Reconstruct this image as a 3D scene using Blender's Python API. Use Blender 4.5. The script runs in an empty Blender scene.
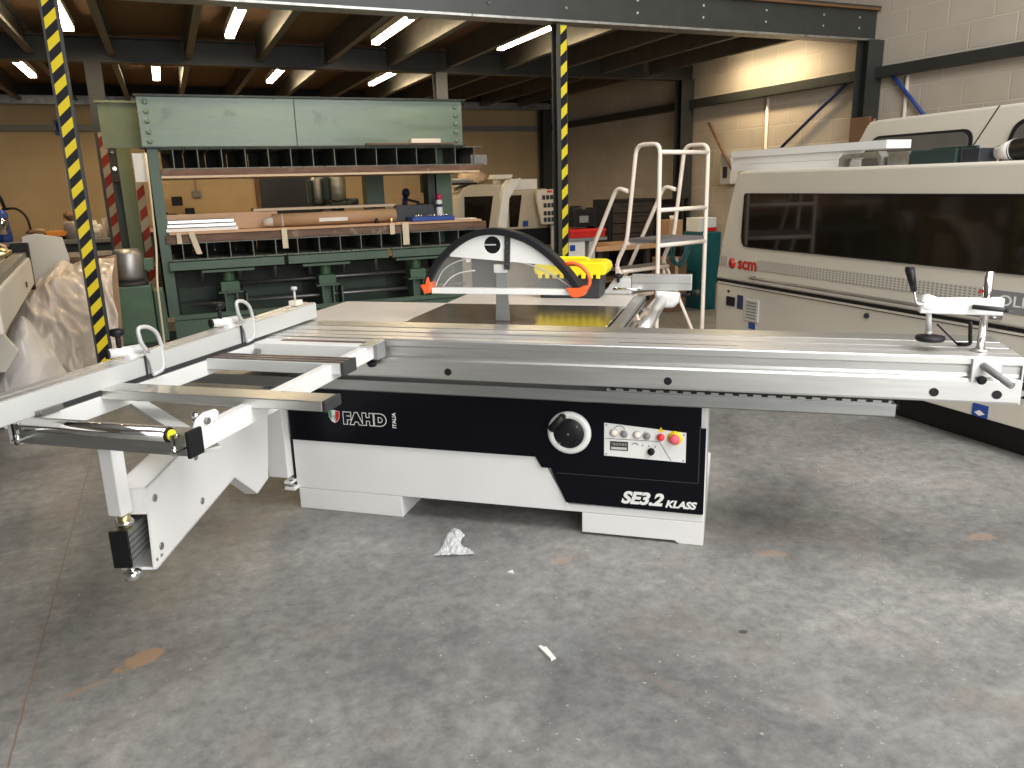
import bpy, math, random
from mathutils import Vector, Matrix, noise
random.seed(7)
PI = math.pi
C = bpy.context.scene.collection
sc = bpy.context.scene

# ------------------------------------------------------------------ camera
cam_d = bpy.data.cameras.new('camera'); cam = bpy.data.objects.new('camera', cam_d); C.objects.link(cam)
PITCH, ROLL, HEAD = 0.25208, 0.026862, 0.403982
fw = Vector((math.sin(HEAD)*math.cos(PITCH), math.cos(HEAD)*math.cos(PITCH), -math.sin(PITCH)))
r0 = Vector((math.cos(HEAD), -math.sin(HEAD), 0)); d0 = fw.cross(r0)
rt = r0*math.cos(ROLL) + d0*math.sin(ROLL); dn = d0*math.cos(ROLL) - r0*math.sin(ROLL)
up = -dn
M = Matrix((rt, up, -fw)).transposed().to_4x4(); M.translation = (0, 0, 1.5)
cam.matrix_world = M
cam_d.sensor_width = 36; cam_d.lens = 777.54/1024*36; cam_d.clip_start = .02; cam_d.clip_end = 100
sc.camera = cam

# ------------------------------------------------------------------ world, lights, exposure
sc.view_settings.view_transform = 'Standard'; sc.view_settings.look = 'None'
sc.view_settings.gamma = 1; sc.view_settings.use_curve_mapping = False
sc.view_settings.exposure = 0.25
W = bpy.data.worlds.new('world'); sc.world = W; W.use_nodes = True
W.node_tree.nodes['Background'].inputs[0].default_value = (.95, .96, 1, 1)
W.node_tree.nodes['Background'].inputs[1].default_value = .16
def area(name, loc, target, sx, sy, power, col, parent=None, spread=PI):
    l = bpy.data.lights.new(name, 'AREA'); l.shape = 'RECTANGLE'; l.size = sx; l.size_y = sy
    l.energy = power; l.color = col; l.spread = spread
    o = bpy.data.objects.new(name, l); C.objects.link(o); o.location = loc
    o.rotation_euler = (Vector(target)-Vector(loc)).to_track_quat('-Z', 'Y').to_euler()
    if parent: o.parent = parent
    return o
# daylight through the open loading doors behind and to the right of the camera, and added overhead lamps
area('loading_door_daylight', (1.5, -3.6, 2.3), (2.4, 4, .9), 5.0, 3.6, 250, (1, .99, .975))
area('overhead_fill_near', (3.3, -.6, 4.2), (3.0, 2.6, .6), 3.0, 2.2, 190, (1, .99, .975))  # added lamp, brightens the saw's right end and the edgebander front
area('overhead_fill', (2.0, 1.2, 6.2), (2.0, 1.6, 0), 4.4, 3.0, 170, (1, .99, .975))  # added overhead lamp, the mezzanine deck keeps it off the back

# ------------------------------------------------------------------ materials
MAT = {}
def nt(name):
    m = bpy.data.materials.new(name); m.use_nodes = True; n = m.node_tree
    return m, n, n.nodes['Principled BSDF']
def pmat(name, col, rough=.5, metal=0, var=0.06, scale=6, bump=0.0, bscale=40, coat=0, stretch=None, rvar=0.0, spec=.5, wear=None, wear_amt=.62, wscale=5):
    m, t, b = nt(name); N = t.nodes; L = t.links
    tc = N.new('ShaderNodeTexCoord'); mp = N.new('ShaderNodeMapping'); L.new(tc.outputs['Object'], mp.inputs[0])
    if stretch: mp.inputs['Scale'].default_value = stretch
    nz = N.new('ShaderNodeTexNoise'); nz.inputs['Scale'].default_value = scale; nz.inputs['Detail'].default_value = 5
    L.new(mp.outputs[0], nz.inputs[0])
    rp = N.new('ShaderNodeValToRGB'); e = rp.color_ramp.elements
    e[0].position = .3; e[1].position = .72
    e[0].color = tuple(max(0, c*(1-var)) for c in col[:3])+(1,); e[1].color = tuple(min(1, c*(1+var)) for c in col[:3])+(1,)
    L.new(nz.outputs[0], rp.inputs[0]); out = rp.outputs[0]
    if wear:
        n2 = N.new('ShaderNodeTexNoise'); n2.inputs['Scale'].default_value = wscale; n2.inputs['Detail'].default_value = 8; n2.inputs['Roughness'].default_value = .7
        L.new(tc.outputs['Object'], n2.inputs[0])
        r2 = N.new('ShaderNodeValToRGB'); r2.color_ramp.elements[0].position = wear_amt; r2.color_ramp.elements[1].position = wear_amt+.06
        L.new(n2.outputs[0], r2.inputs[0]); mx = N.new('ShaderNodeMix'); mx.data_type = 'RGBA'
        L.new(r2.outputs[0], mx.inputs[0]); L.new(out, mx.inputs[6]); mx.inputs[7].default_value = tuple(wear)+(1,); out = mx.outputs[2]
    L.new(out, b.inputs['Base Color'])
    b.inputs['Roughness'].default_value = rough; b.inputs['Metallic'].default_value = metal
    b.inputs['Specular IOR Level'].default_value = spec
    if rvar:
        mr = N.new('ShaderNodeMapRange'); mr.inputs[3].default_value = max(0, rough-rvar); mr.inputs[4].default_value = rough+rvar
        L.new(nz.outputs[0], mr.inputs[0]); L.new(mr.outputs[0], b.inputs['Roughness'])
    if coat: b.inputs['Coat Weight'].default_value = coat; b.inputs['Coat Roughness'].default_value = .08
    if bump:
        n3 = N.new('ShaderNodeTexNoise'); n3.inputs['Scale'].default_value = bscale; L.new(mp.outputs[0], n3.inputs[0])
        bp = N.new('ShaderNodeBump'); bp.inputs['Strength'].default_value = bump; bp.inputs['Distance'].default_value = .01
        L.new(n3.outputs[0], bp.inputs['Height']); L.new(bp.outputs[0], b.inputs['Normal'])
    MAT[name] = m; return m
pmat('white_paint', (.79, .79, .775), .38, var=.02, scale=3)
pmat('fence_paint', (.64, .65, .635), .36, metal=.25, var=.03, scale=3)
pmat('aluminium', (.74, .74, .72), .40, 1, var=.05, scale=4, stretch=(1, 18, 18), rvar=.05)
pmat('aluminium_top', (.80, .79, .775), .42, .8, var=.10, scale=5, stretch=(.6, 22, 22), rvar=.06)
pmat('aluminium_dull', (.42, .43, .42), .42, .9, var=.08, scale=5, stretch=(1, 12, 12))
pmat('cast_table', (.44, .41, .39), .17, .95, var=.12, scale=8, rvar=.05)
pmat('panel_top', (.60, .55, .50), .38, var=.03)
pmat('chrome', (.80, .79, .77), .10, 1, var=.02)
pmat('aluminium_bar', (.80, .80, .79), .30, .85, var=.02)
pmat('chrome_bright', (.85, .85, .84), .22, 1, var=.02)
pmat('steel_dull', (.34, .335, .32), .42, .85, var=.1)
pmat('brass', (.62, .52, .28), .3, 1)
pmat('black_gloss', (.0025, .003, .006), .3, coat=.0, spec=.2, var=.05)
pmat('black_plastic', (.009, .009, .010), .45, var=.1, spec=.3)
pmat('dark_rubber', (.012, .012, .014), .5, var=.1, spec=.3)
pmat('dark_grey', (.038, .038, .041), .5, var=.1, spec=.35)
pmat('mid_grey', (.22, .22, .22), .5)
pmat('light_grey', (.55, .55, .53), .5)
pmat('ridge_dark', (.13, .09, .075), .4, .6, var=.2, scale=10, stretch=(1, 12, 12))
pmat('cream_machine', (.66, .62, .535), .32, var=.02, scale=1.5)
pmat('cream_old', (.50, .44, .33), .42, var=.05)
pmat('beige_wall_machine', (.46, .40, .29), .5, var=.08, wear=(.25, .2, .14), wear_amt=.64)
pmat('press_green', (.075, .125, .088), .42, var=.16, scale=3, wear=(.09, .10, .075), wear_amt=.60, rvar=.08)
pmat('press_pale', (.165, .235, .18), .30, var=.22, scale=2.0, wear=(.10, .14, .105), wear_amt=.59, rvar=.14, wscale=4, stretch=(.6, 1, 3.5))
pmat('press_dark', (.02, .032, .023), .5, var=.3, wear=(.02, .025, .02), wear_amt=.55)
pmat('press_olive_dark', (.035, .06, .042), .45, var=.2)
pmat('press_olive', (.13, .155, .08), .5, var=.15)
pmat('press_box_green', (.065, .125, .072), .45, var=.15, wear=(.03, .05, .03), wear_amt=.66, wscale=9)
pmat('beam_steel', (.036, .039, .035), .45, 0, var=.15, wear=(.075, .078, .07), wear_amt=.66)
pmat('galv', (.38, .38, .36), .42, .8, var=.25, scale=14, wear=(.10, .09, .08), wear_amt=.6, wscale=9)
pmat('joist_steel', (.15, .135, .11), .5, .5, var=.15)
pmat('i_section', (.16, .17, .14), .5, .3, var=.2)
pmat('rust_black', (.025, .02, .016), .7, var=.3)
pmat('wood_light', (.60, .36, .20), .5, var=.08, stretch=(1, 12, 12))
pmat('wood_pale', (.66, .50, .34), .5, var=.08)
pmat('wood_dark', (.16, .085, .05), .6, var=.35, scale=5, stretch=(1, 6, 6), wear=(.26, .2, .16), wear_amt=.6)
pmat('chipboard', (.165, .085, .035), .75, var=.18, scale=30)
pmat('cardboard', (.42, .27, .155), .75, var=.08)
pmat('cardboard_dark', (.20, .11, .06), .75, var=.1)
pmat('masking_tape', (.70, .60, .42), .6)
pmat('red', (.55, .02, .015), .4)
pmat('bright_red', (.75, .03, .04), .35)
pmat('orange_red', (.95, .13, .03), .38)
pmat('orange', (.75, .27, .03), .45)
pmat('yellow', (.92, .74, .01), .42)
pmat('lime_yellow', (.86, .85, .03), .4)
pmat('blue', (.02, .06, .30), .4)
pmat('blue_dark', (.012, .025, .10), .4)
pmat('teal', (.006, .10, .115), .45, var=.2)
pmat('white_plastic', (.82, .82, .79), .4)
pmat('off_white_tube', (.90, .79, .68), .35)
pmat('platform_grey', (.16, .15, .155), .6)
pmat('window_dark', (.012, .009, .006), .06, var=.3, scale=2, spec=.35)
pmat('screen_grey', (.12, .115, .10), .12, coat=.5)
pmat('bright_white', (.90, .90, .89), .35, var=.01)
pmat('paper', (.75, .74, .70), .6)
pmat('magenta', (.6, .02, .10), .4)
pmat('green_label', (.05, .35, .12), .5)
pmat('graphite_panel', (.024, .027, .034), .4, var=.1)
pmat('jar_contents', (.16, .10, .09), .4, var=.5, scale=30)
pmat('pink_button', (.85, .12, .18), .4)
pmat('dark_teal_machine', (.022, .045, .042), .4)
pmat('perf', (.36, .35, .31), .6)

def emit(name, col, s):
    m, t, b = nt(name); b.inputs['Base Color'].default_value = tuple(col)+(1,)
    b.inputs['Emission Color'].default_value = tuple(col)+(1,); b.inputs['Emission Strength'].default_value = s
    MAT[name] = m
emit('tube_glow', (1, .86, .62), 16)

def clear_mat(name, alpha, col=(.8, .82, .82), rough=.08, noise_scale=0):
    m, t, b = nt(name); N = t.nodes; L = t.links
    b.inputs['Base Color'].default_value = col+(1,); b.inputs['Roughness'].default_value = rough
    b.inputs['Alpha'].default_value = alpha
    if noise_scale:
        tc = N.new('ShaderNodeTexCoord'); nz = N.new('ShaderNodeTexNoise'); nz.inputs['Scale'].default_value = noise_scale; nz.inputs['Detail'].default_value = 6
        L.new(tc.outputs['Object'], nz.inputs[0])
        mr = N.new('ShaderNodeMapRange'); mr.inputs[1].default_value = .35; mr.inputs[2].default_value = .65; mr.inputs[3].default_value = alpha*.6; mr.inputs[4].default_value = min(1, alpha*1.35)
        L.new(nz.outputs[0], mr.inputs[0]); L.new(mr.outputs[0], b.inputs['Alpha'])
        bp = N.new('ShaderNodeBump'); bp.inputs['Strength'].default_value = .6; bp.inputs['Distance'].default_value = .02
        L.new(nz.outputs[0], bp.inputs['Height']); L.new(bp.outputs[0], b.inputs['Normal'])
    MAT[name] = m
clear_mat('clear_guard', .10, (.55, .55, .52), .05)
clear_mat('plastic_film', .90, (.72, .62, .52), .16)
clear_mat('plastic_bag', .72, (.80, .76, .72), .16)
clear_mat('clear_wrap', .42, (.88, .89, .90), .15)
clear_mat('glass_jar', .35, (.7, .68, .68), .05)

def stripe_mat(name, ca, cb, period, slope, axis='X'):
    m, t, b = nt(name); N = t.nodes; L = t.links
    tc = N.new('ShaderNodeTexCoord'); sp = N.new('ShaderNodeSeparateXYZ'); L.new(tc.outputs['Object'], sp.inputs[0])
    a = N.new('ShaderNodeMath'); a.operation = 'MULTIPLY_ADD'; L.new(sp.outputs[axis], a.inputs[0]); a.inputs[1].default_value = -slope; L.new(sp.outputs['Z'], a.inputs[2])
    d = N.new('ShaderNodeMath'); d.operation = 'DIVIDE'; L.new(a.outputs[0], d.inputs[0]); d.inputs[1].default_value = period
    f = N.new('ShaderNodeMath'); f.operation = 'FRACT'; L.new(d.outputs[0], f.inputs[0])
    g = N.new('ShaderNodeMath'); g.operation = 'GREATER_THAN'; L.new(f.outputs[0], g.inputs[0]); g.inputs[1].default_value = .5
    mx = N.new('ShaderNodeMix'); mx.data_type = 'RGBA'; L.new(g.outputs[0], mx.inputs[0])
    mx.inputs[6].default_value = ca+(1,); mx.inputs[7].default_value = cb+(1,)
    L.new(mx.outputs[2], b.inputs['Base Color']); b.inputs['Roughness'].default_value = .4; b.inputs['Specular IOR Level'].default_value = .2
    MAT[name] = m
stripe_mat('hazard_tape', (.80, .62, .02), (.007, .007, .012), .137, .95)
stripe_mat('hazard_tape_wide', (.74, .60, .03), (.010, .010, .012), .170, .95)
stripe_mat('red_white_tape', (.30, .03, .012), (.42, .35, .26), .20, .9)

def block_mat(name, swap, col1, col2, mortar, bump=.5):
    m, t, b = nt(name); N = t.nodes; L = t.links
    tc = N.new('ShaderNodeTexCoord'); sp = N.new('ShaderNodeSeparateXYZ'); L.new(tc.outputs['Object'], sp.inputs[0])
    cb = N.new('ShaderNodeCombineXYZ'); L.new(sp.outputs['Y' if swap else 'X'], cb.inputs[0]); L.new(sp.outputs['Z'], cb.inputs[1])
    mp = N.new('ShaderNodeMapping'); L.new(cb.outputs[0], mp.inputs[0]); mp.inputs['Location'].default_value = (.1, .045, 0)
    br = N.new('ShaderNodeTexBrick'); L.new(mp.outputs[0], br.inputs[0])
    br.inputs['Scale'].default_value = 1; br.inputs['Brick Width'].default_value = .45; br.inputs['Row Height'].default_value = .238
    br.inputs['Mortar Size'].default_value = .008; br.inputs['Mortar Smooth'].default_value = .4; br.inputs['Bias'].default_value = 0
    br.inputs['Color1'].default_value = col1+(1,); br.inputs['Color2'].default_value = col2+(1,); br.inputs['Mortar'].default_value = mortar+(1,)
    nz = N.new('ShaderNodeTexNoise'); nz.inputs['Scale'].default_value = 1.6; nz.inputs['Detail'].default_value = 6; L.new(tc.outputs['Object'], nz.inputs[0])
    mr = N.new('ShaderNodeMapRange'); mr.inputs[1].default_value = .3; mr.inputs[2].default_value = .7; mr.inputs[3].default_value = .9; mr.inputs[4].default_value = 1.06; L.new(nz.outputs[0], mr.inputs[0])
    mx = N.new('ShaderNodeMix'); mx.data_type = 'RGBA'; mx.blend_type = 'MULTIPLY'; mx.inputs[0].default_value = 1
    L.new(br.outputs['Color'], mx.inputs[6]); L.new(mr.outputs[0], mx.inputs[7]); L.new(mx.outputs[2], b.inputs['Base Color'])
    b.inputs['Roughness'].default_value = .6
    bp = N.new('ShaderNodeBump'); bp.invert = True; bp.inputs['Strength'].default_value = bump; bp.inputs['Distance'].default_value = .012
    L.new(br.outputs['Fac'], bp.inputs['Height']); L.new(bp.outputs[0], b.inputs['Normal'])
    MAT[name] = m
block_mat('blocks_right', True, (.60, .53, .43), (.56, .49, .40), (.66, .60, .50))
block_mat('blocks_back', False, (.60, .44, .24), (.59, .43, .235), (.56, .41, .225), .15)

def floor_mat():
    m, t, b = nt('concrete'); N = t.nodes; L = t.links
    tc = N.new('ShaderNodeTexCoord'); P = tc.outputs['Object']
    def nz(scale, det=8, rough=.6, src=P, dist=0):
        n = N.new('ShaderNodeTexNoise'); n.inputs['Scale'].default_value = scale; n.inputs['Detail'].default_value = det
        n.inputs['Roughness'].default_value = rough; n.inputs['Distortion'].default_value = dist; L.new(src, n.inputs[0]); return n.outputs[0]
    def ramp(src, stops):
        r = N.new('ShaderNodeValToRGB'); e = r.color_ramp.elements
        e[0].position, e[0].color = stops[0][0], stops[0][1]+(1,); e[1].position, e[1].color = stops[-1][0], stops[-1][1]+(1,)
        for p, c in stops[1:-1]:
            q = e.new(p); q.color = c+(1,)
        L.new(src, r.inputs[0]); return r.outputs[0]
    def mix(f, a, c, mode='MIX'):
        x = N.new('ShaderNodeMix'); x.data_type = 'RGBA'; x.blend_type = mode
        if isinstance(f, float): x.inputs[0].default_value = f
        else: L.new(f, x.inputs[0])
        for k, v in ((6, a), (7, c)):
            if isinstance(v, tuple): x.inputs[k].default_value = v+(1,)
            else: L.new(v, x.inputs[k])
        return x.outputs[2]
    def mathn(op, a, c=None):
        x = N.new('ShaderNodeMath'); x.operation = op
        for k, v in ((0, a), (1, c)):
            if v is None: continue
            if isinstance(v, (int, float)): x.inputs[k].default_value = v
            else: L.new(v, x.inputs[k])
        return x.outputs[0]
    base = ramp(nz(.9, 10, .62, dist=.4), [(.36, (.155, .156, .152)), (.5, (.225, .224, .215)), (.66, (.305, .300, .286))])
    fine = ramp(nz(17, 10, .78), [(.32, (.62, .62, .63)), (.68, (1.3, 1.29, 1.27))])
    col = mix(1.0, base, fine, 'MULTIPLY')
    mid = ramp(nz(4.5, 10, .72, dist=.8), [(.34, (.86, .86, .87)), (.5, (1, 1, 1)), (.68, (1.15, 1.14, 1.13))]); col = mix(1.0, col, mid, 'MULTIPLY')
    brown = ramp(nz(2.3, 9, .7, dist=.6), [(.54, (0, 0, 0)), (.70, (1, 1, 1))])
    bf = mathn('MULTIPLY', brown, .55); col = mix(bf, col, (.235, .19, .15))
    blue = ramp(nz(1.5, 5, .5, dist=.2), [(.60, (0, 0, 0)), (.75, (1, 1, 1))])
    col = mix(mathn('MULTIPLY', blue, .3), col, (.17, .19, .205))
    # pale scratches
    mp = N.new('ShaderNodeMapping'); L.new(P, mp.inputs[0]); mp.inputs['Rotation'].default_value = (0, 0, .5); mp.inputs['Scale'].default_value = (1.4, 9, 1)
    scr = ramp(nz(2.6, 8, .75, src=mp.outputs[0], dist=1.2), [(.66, (0, 0, 0)), (.74, (1, 1, 1))])
    col = mix(mathn('MULTIPLY', scr, .5), col, (.38, .36, .33))
    mp2 = N.new('ShaderNodeMapping'); L.new(P, mp2.inputs[0]); mp2.inputs['Rotation'].default_value = (0, 0, -.9); mp2.inputs['Scale'].default_value = (1.0, 12, 1)
    scr2 = ramp(nz(3.3, 8, .78, src=mp2.outputs[0], dist=.8), [(.67, (0, 0, 0)), (.76, (1, 1, 1))])
    col = mix(mathn('MULTIPLY', scr2, .4), col, (.33, .29, .25))
    speck = ramp(nz(42, 2, .5), [(.70, (0, 0, 0)), (.73, (1, 1, 1))]); col = mix(mathn('MULTIPLY', speck, .55), col, (.5, .48, .44))
    sp = N.new('ShaderNodeSeparateXYZ'); L.new(P, sp.inputs[0])
    # the saw-cut joint, and stained patches with a shape of their own
    wob = mathn('MULTIPLY', mathn('SUBTRACT', nz(9, 4), .5), .012)
    jx = mathn('ABSOLUTE', mathn('SUBTRACT', mathn('ADD', sp.outputs['X'], wob), JOINT_X))
    jl = mathn('LESS_THAN', jx, .003); col = mix(mathn('MULTIPLY', jl, .8), col, (.20, .13, .085))
    def patch(cx, cy, rx, ry, rot, colr, amt, ns=5, thr=.85):
        soft = .7 if rx > .3 else .12
        q = N.new('ShaderNodeMapping'); q.vector_type = 'TEXTURE'; L.new(P, q.inputs[0])
        q.inputs['Location'].default_value = (cx, cy, 0); q.inputs['Rotation'].default_value = (0, 0, rot); q.inputs['Scale'].default_value = (rx, ry, 1)
        ln = N.new('ShaderNodeVectorMath'); ln.operation = 'LENGTH'; L.new(q.outputs[0], ln.inputs[0])
        d = mathn('ADD', ln.outputs['Value'], mathn('MULTIPLY', mathn('SUBTRACT', nz(ns, 9, .7), .5), 2.4))
        f = ramp(d, [(max(0, thr-soft), (1, 1, 1)), (thr, (0, 0, 0))])
        return mathn('MULTIPLY', f, amt)
    for args in PATCHES:
        *a, colr, amt, ns, thr = args
        col = mix(patch(*a, colr, amt, ns, thr), col, colr)
    L.new(col, b.inputs['Base Color'])
    rr = N.new('ShaderNodeMapRange'); L.new(nz(1.7, 7, .6), rr.inputs[0]); rr.inputs[1].default_value = .3; rr.inputs[2].default_value = .7
    rr.inputs[3].default_value = .36; rr.inputs[4].default_value = .58; L.new(rr.outputs[0], b.inputs['Roughness'])
    bp = N.new('ShaderNodeBump'); bp.inputs['Strength'].default_value = .12; bp.inputs['Distance'].default_value = .01
    L.new(nz(22, 6, .7), bp.inputs['Height']); L.new(bp.outputs[0], b.inputs['Normal'])
    MAT['concrete'] = m
JOINT_X = -.58
PATCHES = [
 (-.25, 2.60, .10, .05, .5, (.40, .25, .14), .8, 14, .85),
 (-.42, 2.50, .10, .02, .3, (.36, .26, .18), .5, 20, .7),
 (2.72, 1.78, .34, .16, -.3, (.10, .10, .095), .6, 6, .95),
 (2.11, 2.27, .09, .04, -.5, (.42, .28, .18), .45, 20, .7),
 (1.22, 1.75, .45, .03, -1.2, (.19, .155, .13), .45, 7, .8),
 (3.00, 2.00, .10, .05, -.2, (.42, .28, .19), .45, 20, .7),
 (1.31, 2.60, .07, .04, -.2, (.40, .27, .19), .4, 20, .7),
 (1.63, 1.86, .018, .014, 0, (.04, .04, .04), .8, 30, .95),
]
floor_mat()

# ------------------------------------------------------------------ mesh helpers
class MB:
    def __init__(s): s.v = []; s.f = []; s.sm = []
    def add(s, vs, fs, smooth=False):
        n = len(s.v); s.v += [tuple(v) for v in vs]; s.f += [tuple(i+n for i in f) for f in fs]; s.sm += [smooth]*len(fs); return s
    def box(s, x0, x1, y0, y1, z0, z1, M=None):
        if x0 > x1: x0, x1 = x1, x0
        if y0 > y1: y0, y1 = y1, y0
        if z0 > z1: z0, z1 = z1, z0
        vs = [Vector(p) for p in ((x0,y0,z0),(x1,y0,z0),(x1,y1,z0),(x0,y1,z0),(x0,y0,z1),(x1,y0,z1),(x1,y1,z1),(x0,y1,z1))]
        if M is not None: vs = [M @ v for v in vs]
        return s.add(vs, [(3,2,1,0),(4,5,6,7),(0,1,5,4),(1,2,6,5),(2,3,7,6),(3,0,4,7)])
    def bar(s, p0, p1, w, h, upv=(0,0,1)):
        p0, p1 = Vector(p0), Vector(p1); d = (p1-p0); L = d.length; d.normalize()
        r = d.cross(Vector(upv)).normalized(); u = r.cross(d)
        M = Matrix((d, -r, u)).transposed().to_4x4(); M.translation = p0
        return s.box(0, L, -w/2, w/2, -h/2, h/2, M)
    def prism(s, poly, axis, a, b, smooth=False):
        # poly: list of 2-D points in the plane normal to axis ('x': (y,z), 'y': (x,z), 'z': (x,y))
        f = {'x': lambda p, t: (t, p[0], p[1]), 'y': lambda p, t: (p[0], t, p[1]), 'z': lambda p, t: (p[0], p[1], t)}[axis]
        n = len(poly); vs = [f(p, a) for p in poly]+[f(p, b) for p in poly]
        s.add(vs, [tuple(range(n)), tuple(range(2*n-1, n-1, -1))])
        m = len(s.v)-2*n
        for i in range(n):
            j = (i+1) % n; s.f.append((m+i, m+n+i, m+n+j, m+j)); s.sm.append(smooth)
        return s
    def cyl(s, p0, p1, r, n=16, r1=None, caps=True, smooth=True):
        p0, p1 = Vector(p0), Vector(p1); r1 = r if r1 is None else r1
        d = (p1-p0).normalized(); a = Vector((0,0,1)) if abs(d.z) < .9 else Vector((1,0,0))
        u = d.cross(a).normalized(); w = d.cross(u)
        vs = []
        for p, rr in ((p0, r), (p1, r1)):
            for i in range(n):
                t = 2*PI*i/n; vs.append(p+(u*math.cos(t)+w*math.sin(t))*rr)
        m = len(s.v); s.add(vs, [(i, (i+1) % n, n+(i+1) % n, n+i) for i in range(n)], smooth)
        if caps:
            s.f.append(tuple(m+i for i in range(n-1, -1, -1))); s.sm.append(False)
            s.f.append(tuple(m+n+i for i in range(n))); s.sm.append(False)
        return s
    def tube(s, pts, r, n=10, round_=0):
        pts = [Vector(p) for p in pts]
        if round_:
            q = [pts[0]]
            for i in range(1, len(pts)-1):
                a = (pts[i-1]-pts[i]); b = (pts[i+1]-pts[i]); la = min(round_, a.length*.45); lb = min(round_, b.length*.45)
                A = pts[i]+a.normalized()*la; B = pts[i]+b.normalized()*lb
                for k in range(6):
                    t = k/5; q.append(A*(1-t)**2+pts[i]*2*t*(1-t)+B*t*t)
            q.append(pts[-1]); pts = q
        vs = []; prev = None
        for i, p in enumerate(pts):
            d = (pts[min(i+1, len(pts)-1)]-pts[max(i-1, 0)]).normalized()
            if prev is None:
                a = Vector((0,0,1)) if abs(d.z) < .9 else Vector((1,0,0)); u = d.cross(a).normalized()
            else: u = (prev-d*prev.dot(d)).normalized()
            prev = u; w = d.cross(u)
            for k in range(n):
                t = 2*PI*k/n; vs.append(p+(u*math.cos(t)+w*math.sin(t))*r)
        N = len(pts); m = len(s.v)
        s.add(vs, [(i*n+k, i*n+(k+1) % n, (i+1)*n+(k+1) % n, (i+1)*n+k) for i in range(N-1) for k in range(n)], True)
        s.f.append(tuple(m+k for k in range(n-1, -1, -1))); s.sm.append(False)
        s.f.append(tuple(m+(N-1)*n+k for k in range(n))); s.sm.append(False)
        return s
    def lathe(s, prof, c, n=24, axis='z'):
        # prof: (r, h) pairs
        vs = []
        for r, h in prof:
            for k in range(n):
                t = 2*PI*k/n; x, y = r*math.cos(t), r*math.sin(t)
                v = {'z': (x, y, h), 'y': (x, h, y), 'x': (h, x, y)}[axis]
                vs.append((v[0]+c[0], v[1]+c[1], v[2]+c[2]))
        N = len(prof); m = len(s.v)
        s.add(vs, [(i*n+k, i*n+(k+1) % n, (i+1)*n+(k+1) % n, (i+1)*n+k) for i in range(N-1) for k in range(n)], True)
        s.f.append(tuple(m+k for k in range(n-1, -1, -1))); s.sm.append(False)
        s.f.append(tuple(m+(N-1)*n+k for k in range(n))); s.sm.append(False)
        return s
    def build(s, name, mat, parent=None, bevel=0, seg=2, sub=0):
        me = bpy.data.meshes.new(name); me.from_pydata(s.v, [], s.f); me.update()
        me.polygons.foreach_set('use_smooth', s.sm)
        o = bpy.data.objects.new(name, me); C.objects.link(o); me.materials.append(MAT[mat])
        import bmesh
        bm = bmesh.new(); bm.from_mesh(me); bmesh.ops.recalc_face_normals(bm, faces=bm.faces); bm.to_mesh(me); bm.free()
        if parent is not None: o.parent = parent
        if bevel:
            b = o.modifiers.new('bevel', 'BEVEL'); b.width = bevel; b.segments = seg; b.limit_method = 'ANGLE'; b.angle_limit = math.radians(40)
        if sub:
            b = o.modifiers.new('sub', 'SUBSURF'); b.levels = sub; b.render_levels = sub
        return o
def B(x0, x1, y0, y1, z0, z1): return MB().box(x0, x1, y0, y1, z0, z1)
def thing(name, label, cat, loc=(0,0,0), rz=0, group=None):
    o = bpy.data.objects.new(name, None); C.objects.link(o); o.empty_display_size = .1
    o.location = loc; o.rotation_euler = (0, 0, rz); return tag(o, label, cat, group)
def tag(o, label, cat, group=None):
    o['label'] = label; o['category'] = cat
    if group: o['group'] = group
    return o
def struct(o): o['kind'] = 'structure'; return o
def text(name, s, mat, parent, loc, rot, size, extr=.001, offset=0.0, shear=0.0, sx=1.0, align='LEFT', label=None, gap=1.0):
    cu = bpy.data.curves.new(name, 'FONT'); cu.body = s; cu.size = size; cu.extrude = extr; cu.offset = offset; cu.shear = shear; cu.align_x = align; cu.space_character = gap
    t = bpy.data.objects.new(name, cu); C.objects.link(t)
    dg = bpy.context.evaluated_depsgraph_get(); me = bpy.data.meshes.new_from_object(t.evaluated_get(dg))
    bpy.data.objects.remove(t); o = bpy.data.objects.new(name, me); C.objects.link(o)
    me.materials.clear(); me.materials.append(MAT[mat]); o.location = loc; o.rotation_euler = rot; o.scale = (sx, 1, 1); o.parent = parent
    if label: o['label'] = label
    return o
ORD = ['first', 'second', 'third', 'fourth', 'fifth', 'sixth', 'seventh', 'eighth', 'ninth', 'tenth', 'eleventh', 'twelfth']

# ------------------------------------------------------------------ the setting
struct(B(-9, 6.85, -9, 13.9, -.12, 0).build('floor', 'concrete'))
struct(B(-9, 7.05, 13.9, 14.1, 0, 6.5).build('wall_back', 'blocks_back'))
struct(B(6.85, 7.05, -9, 13.9, 0, 6.5).build('wall_right', 'blocks_right'))
struct(B(-9.2, -9, -9, 14.1, 0, 6.5).build('wall_left', 'blocks_right'))
pmat('roof_white', (.6, .6, .6), .6)
struct(MB().box(-9.2, 7.05, 3.2, 14.1, 6.5, 6.6).box(-9.2, 7.05, -9, -.6, 6.5, 6.6).box(-9.2, -1.5, -.6, 3.2, 6.5, 6.6).box(4.8, 7.05, -.6, 3.2, 6.5, 6.6).build('ceiling', 'roof_white'))
mz = struct(B(-8.9, 6.84, 6.30, 13.88, 3.09, 3.125).build('ceiling_mezzanine', 'chipboard'))
mz['label'] = 'brown chipboard deck of the mezzanine'
# sheeting rails along the walls
struct(B(6.74, 6.845, -9, 13.85, 2.44, 2.54).build('trim_1', 'beam_steel'))
struct(B(-8.9, 6.73, 13.79, 13.895, 2.44, 2.52).build('trim_2', 'mid_grey'))

struct(B(-8.9, 6.84, 13.80, 13.895, 2.925, 3.088).build('dark_band_board', 'rust_black'))  # added board, toned black to darken the band under the deck

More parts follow.
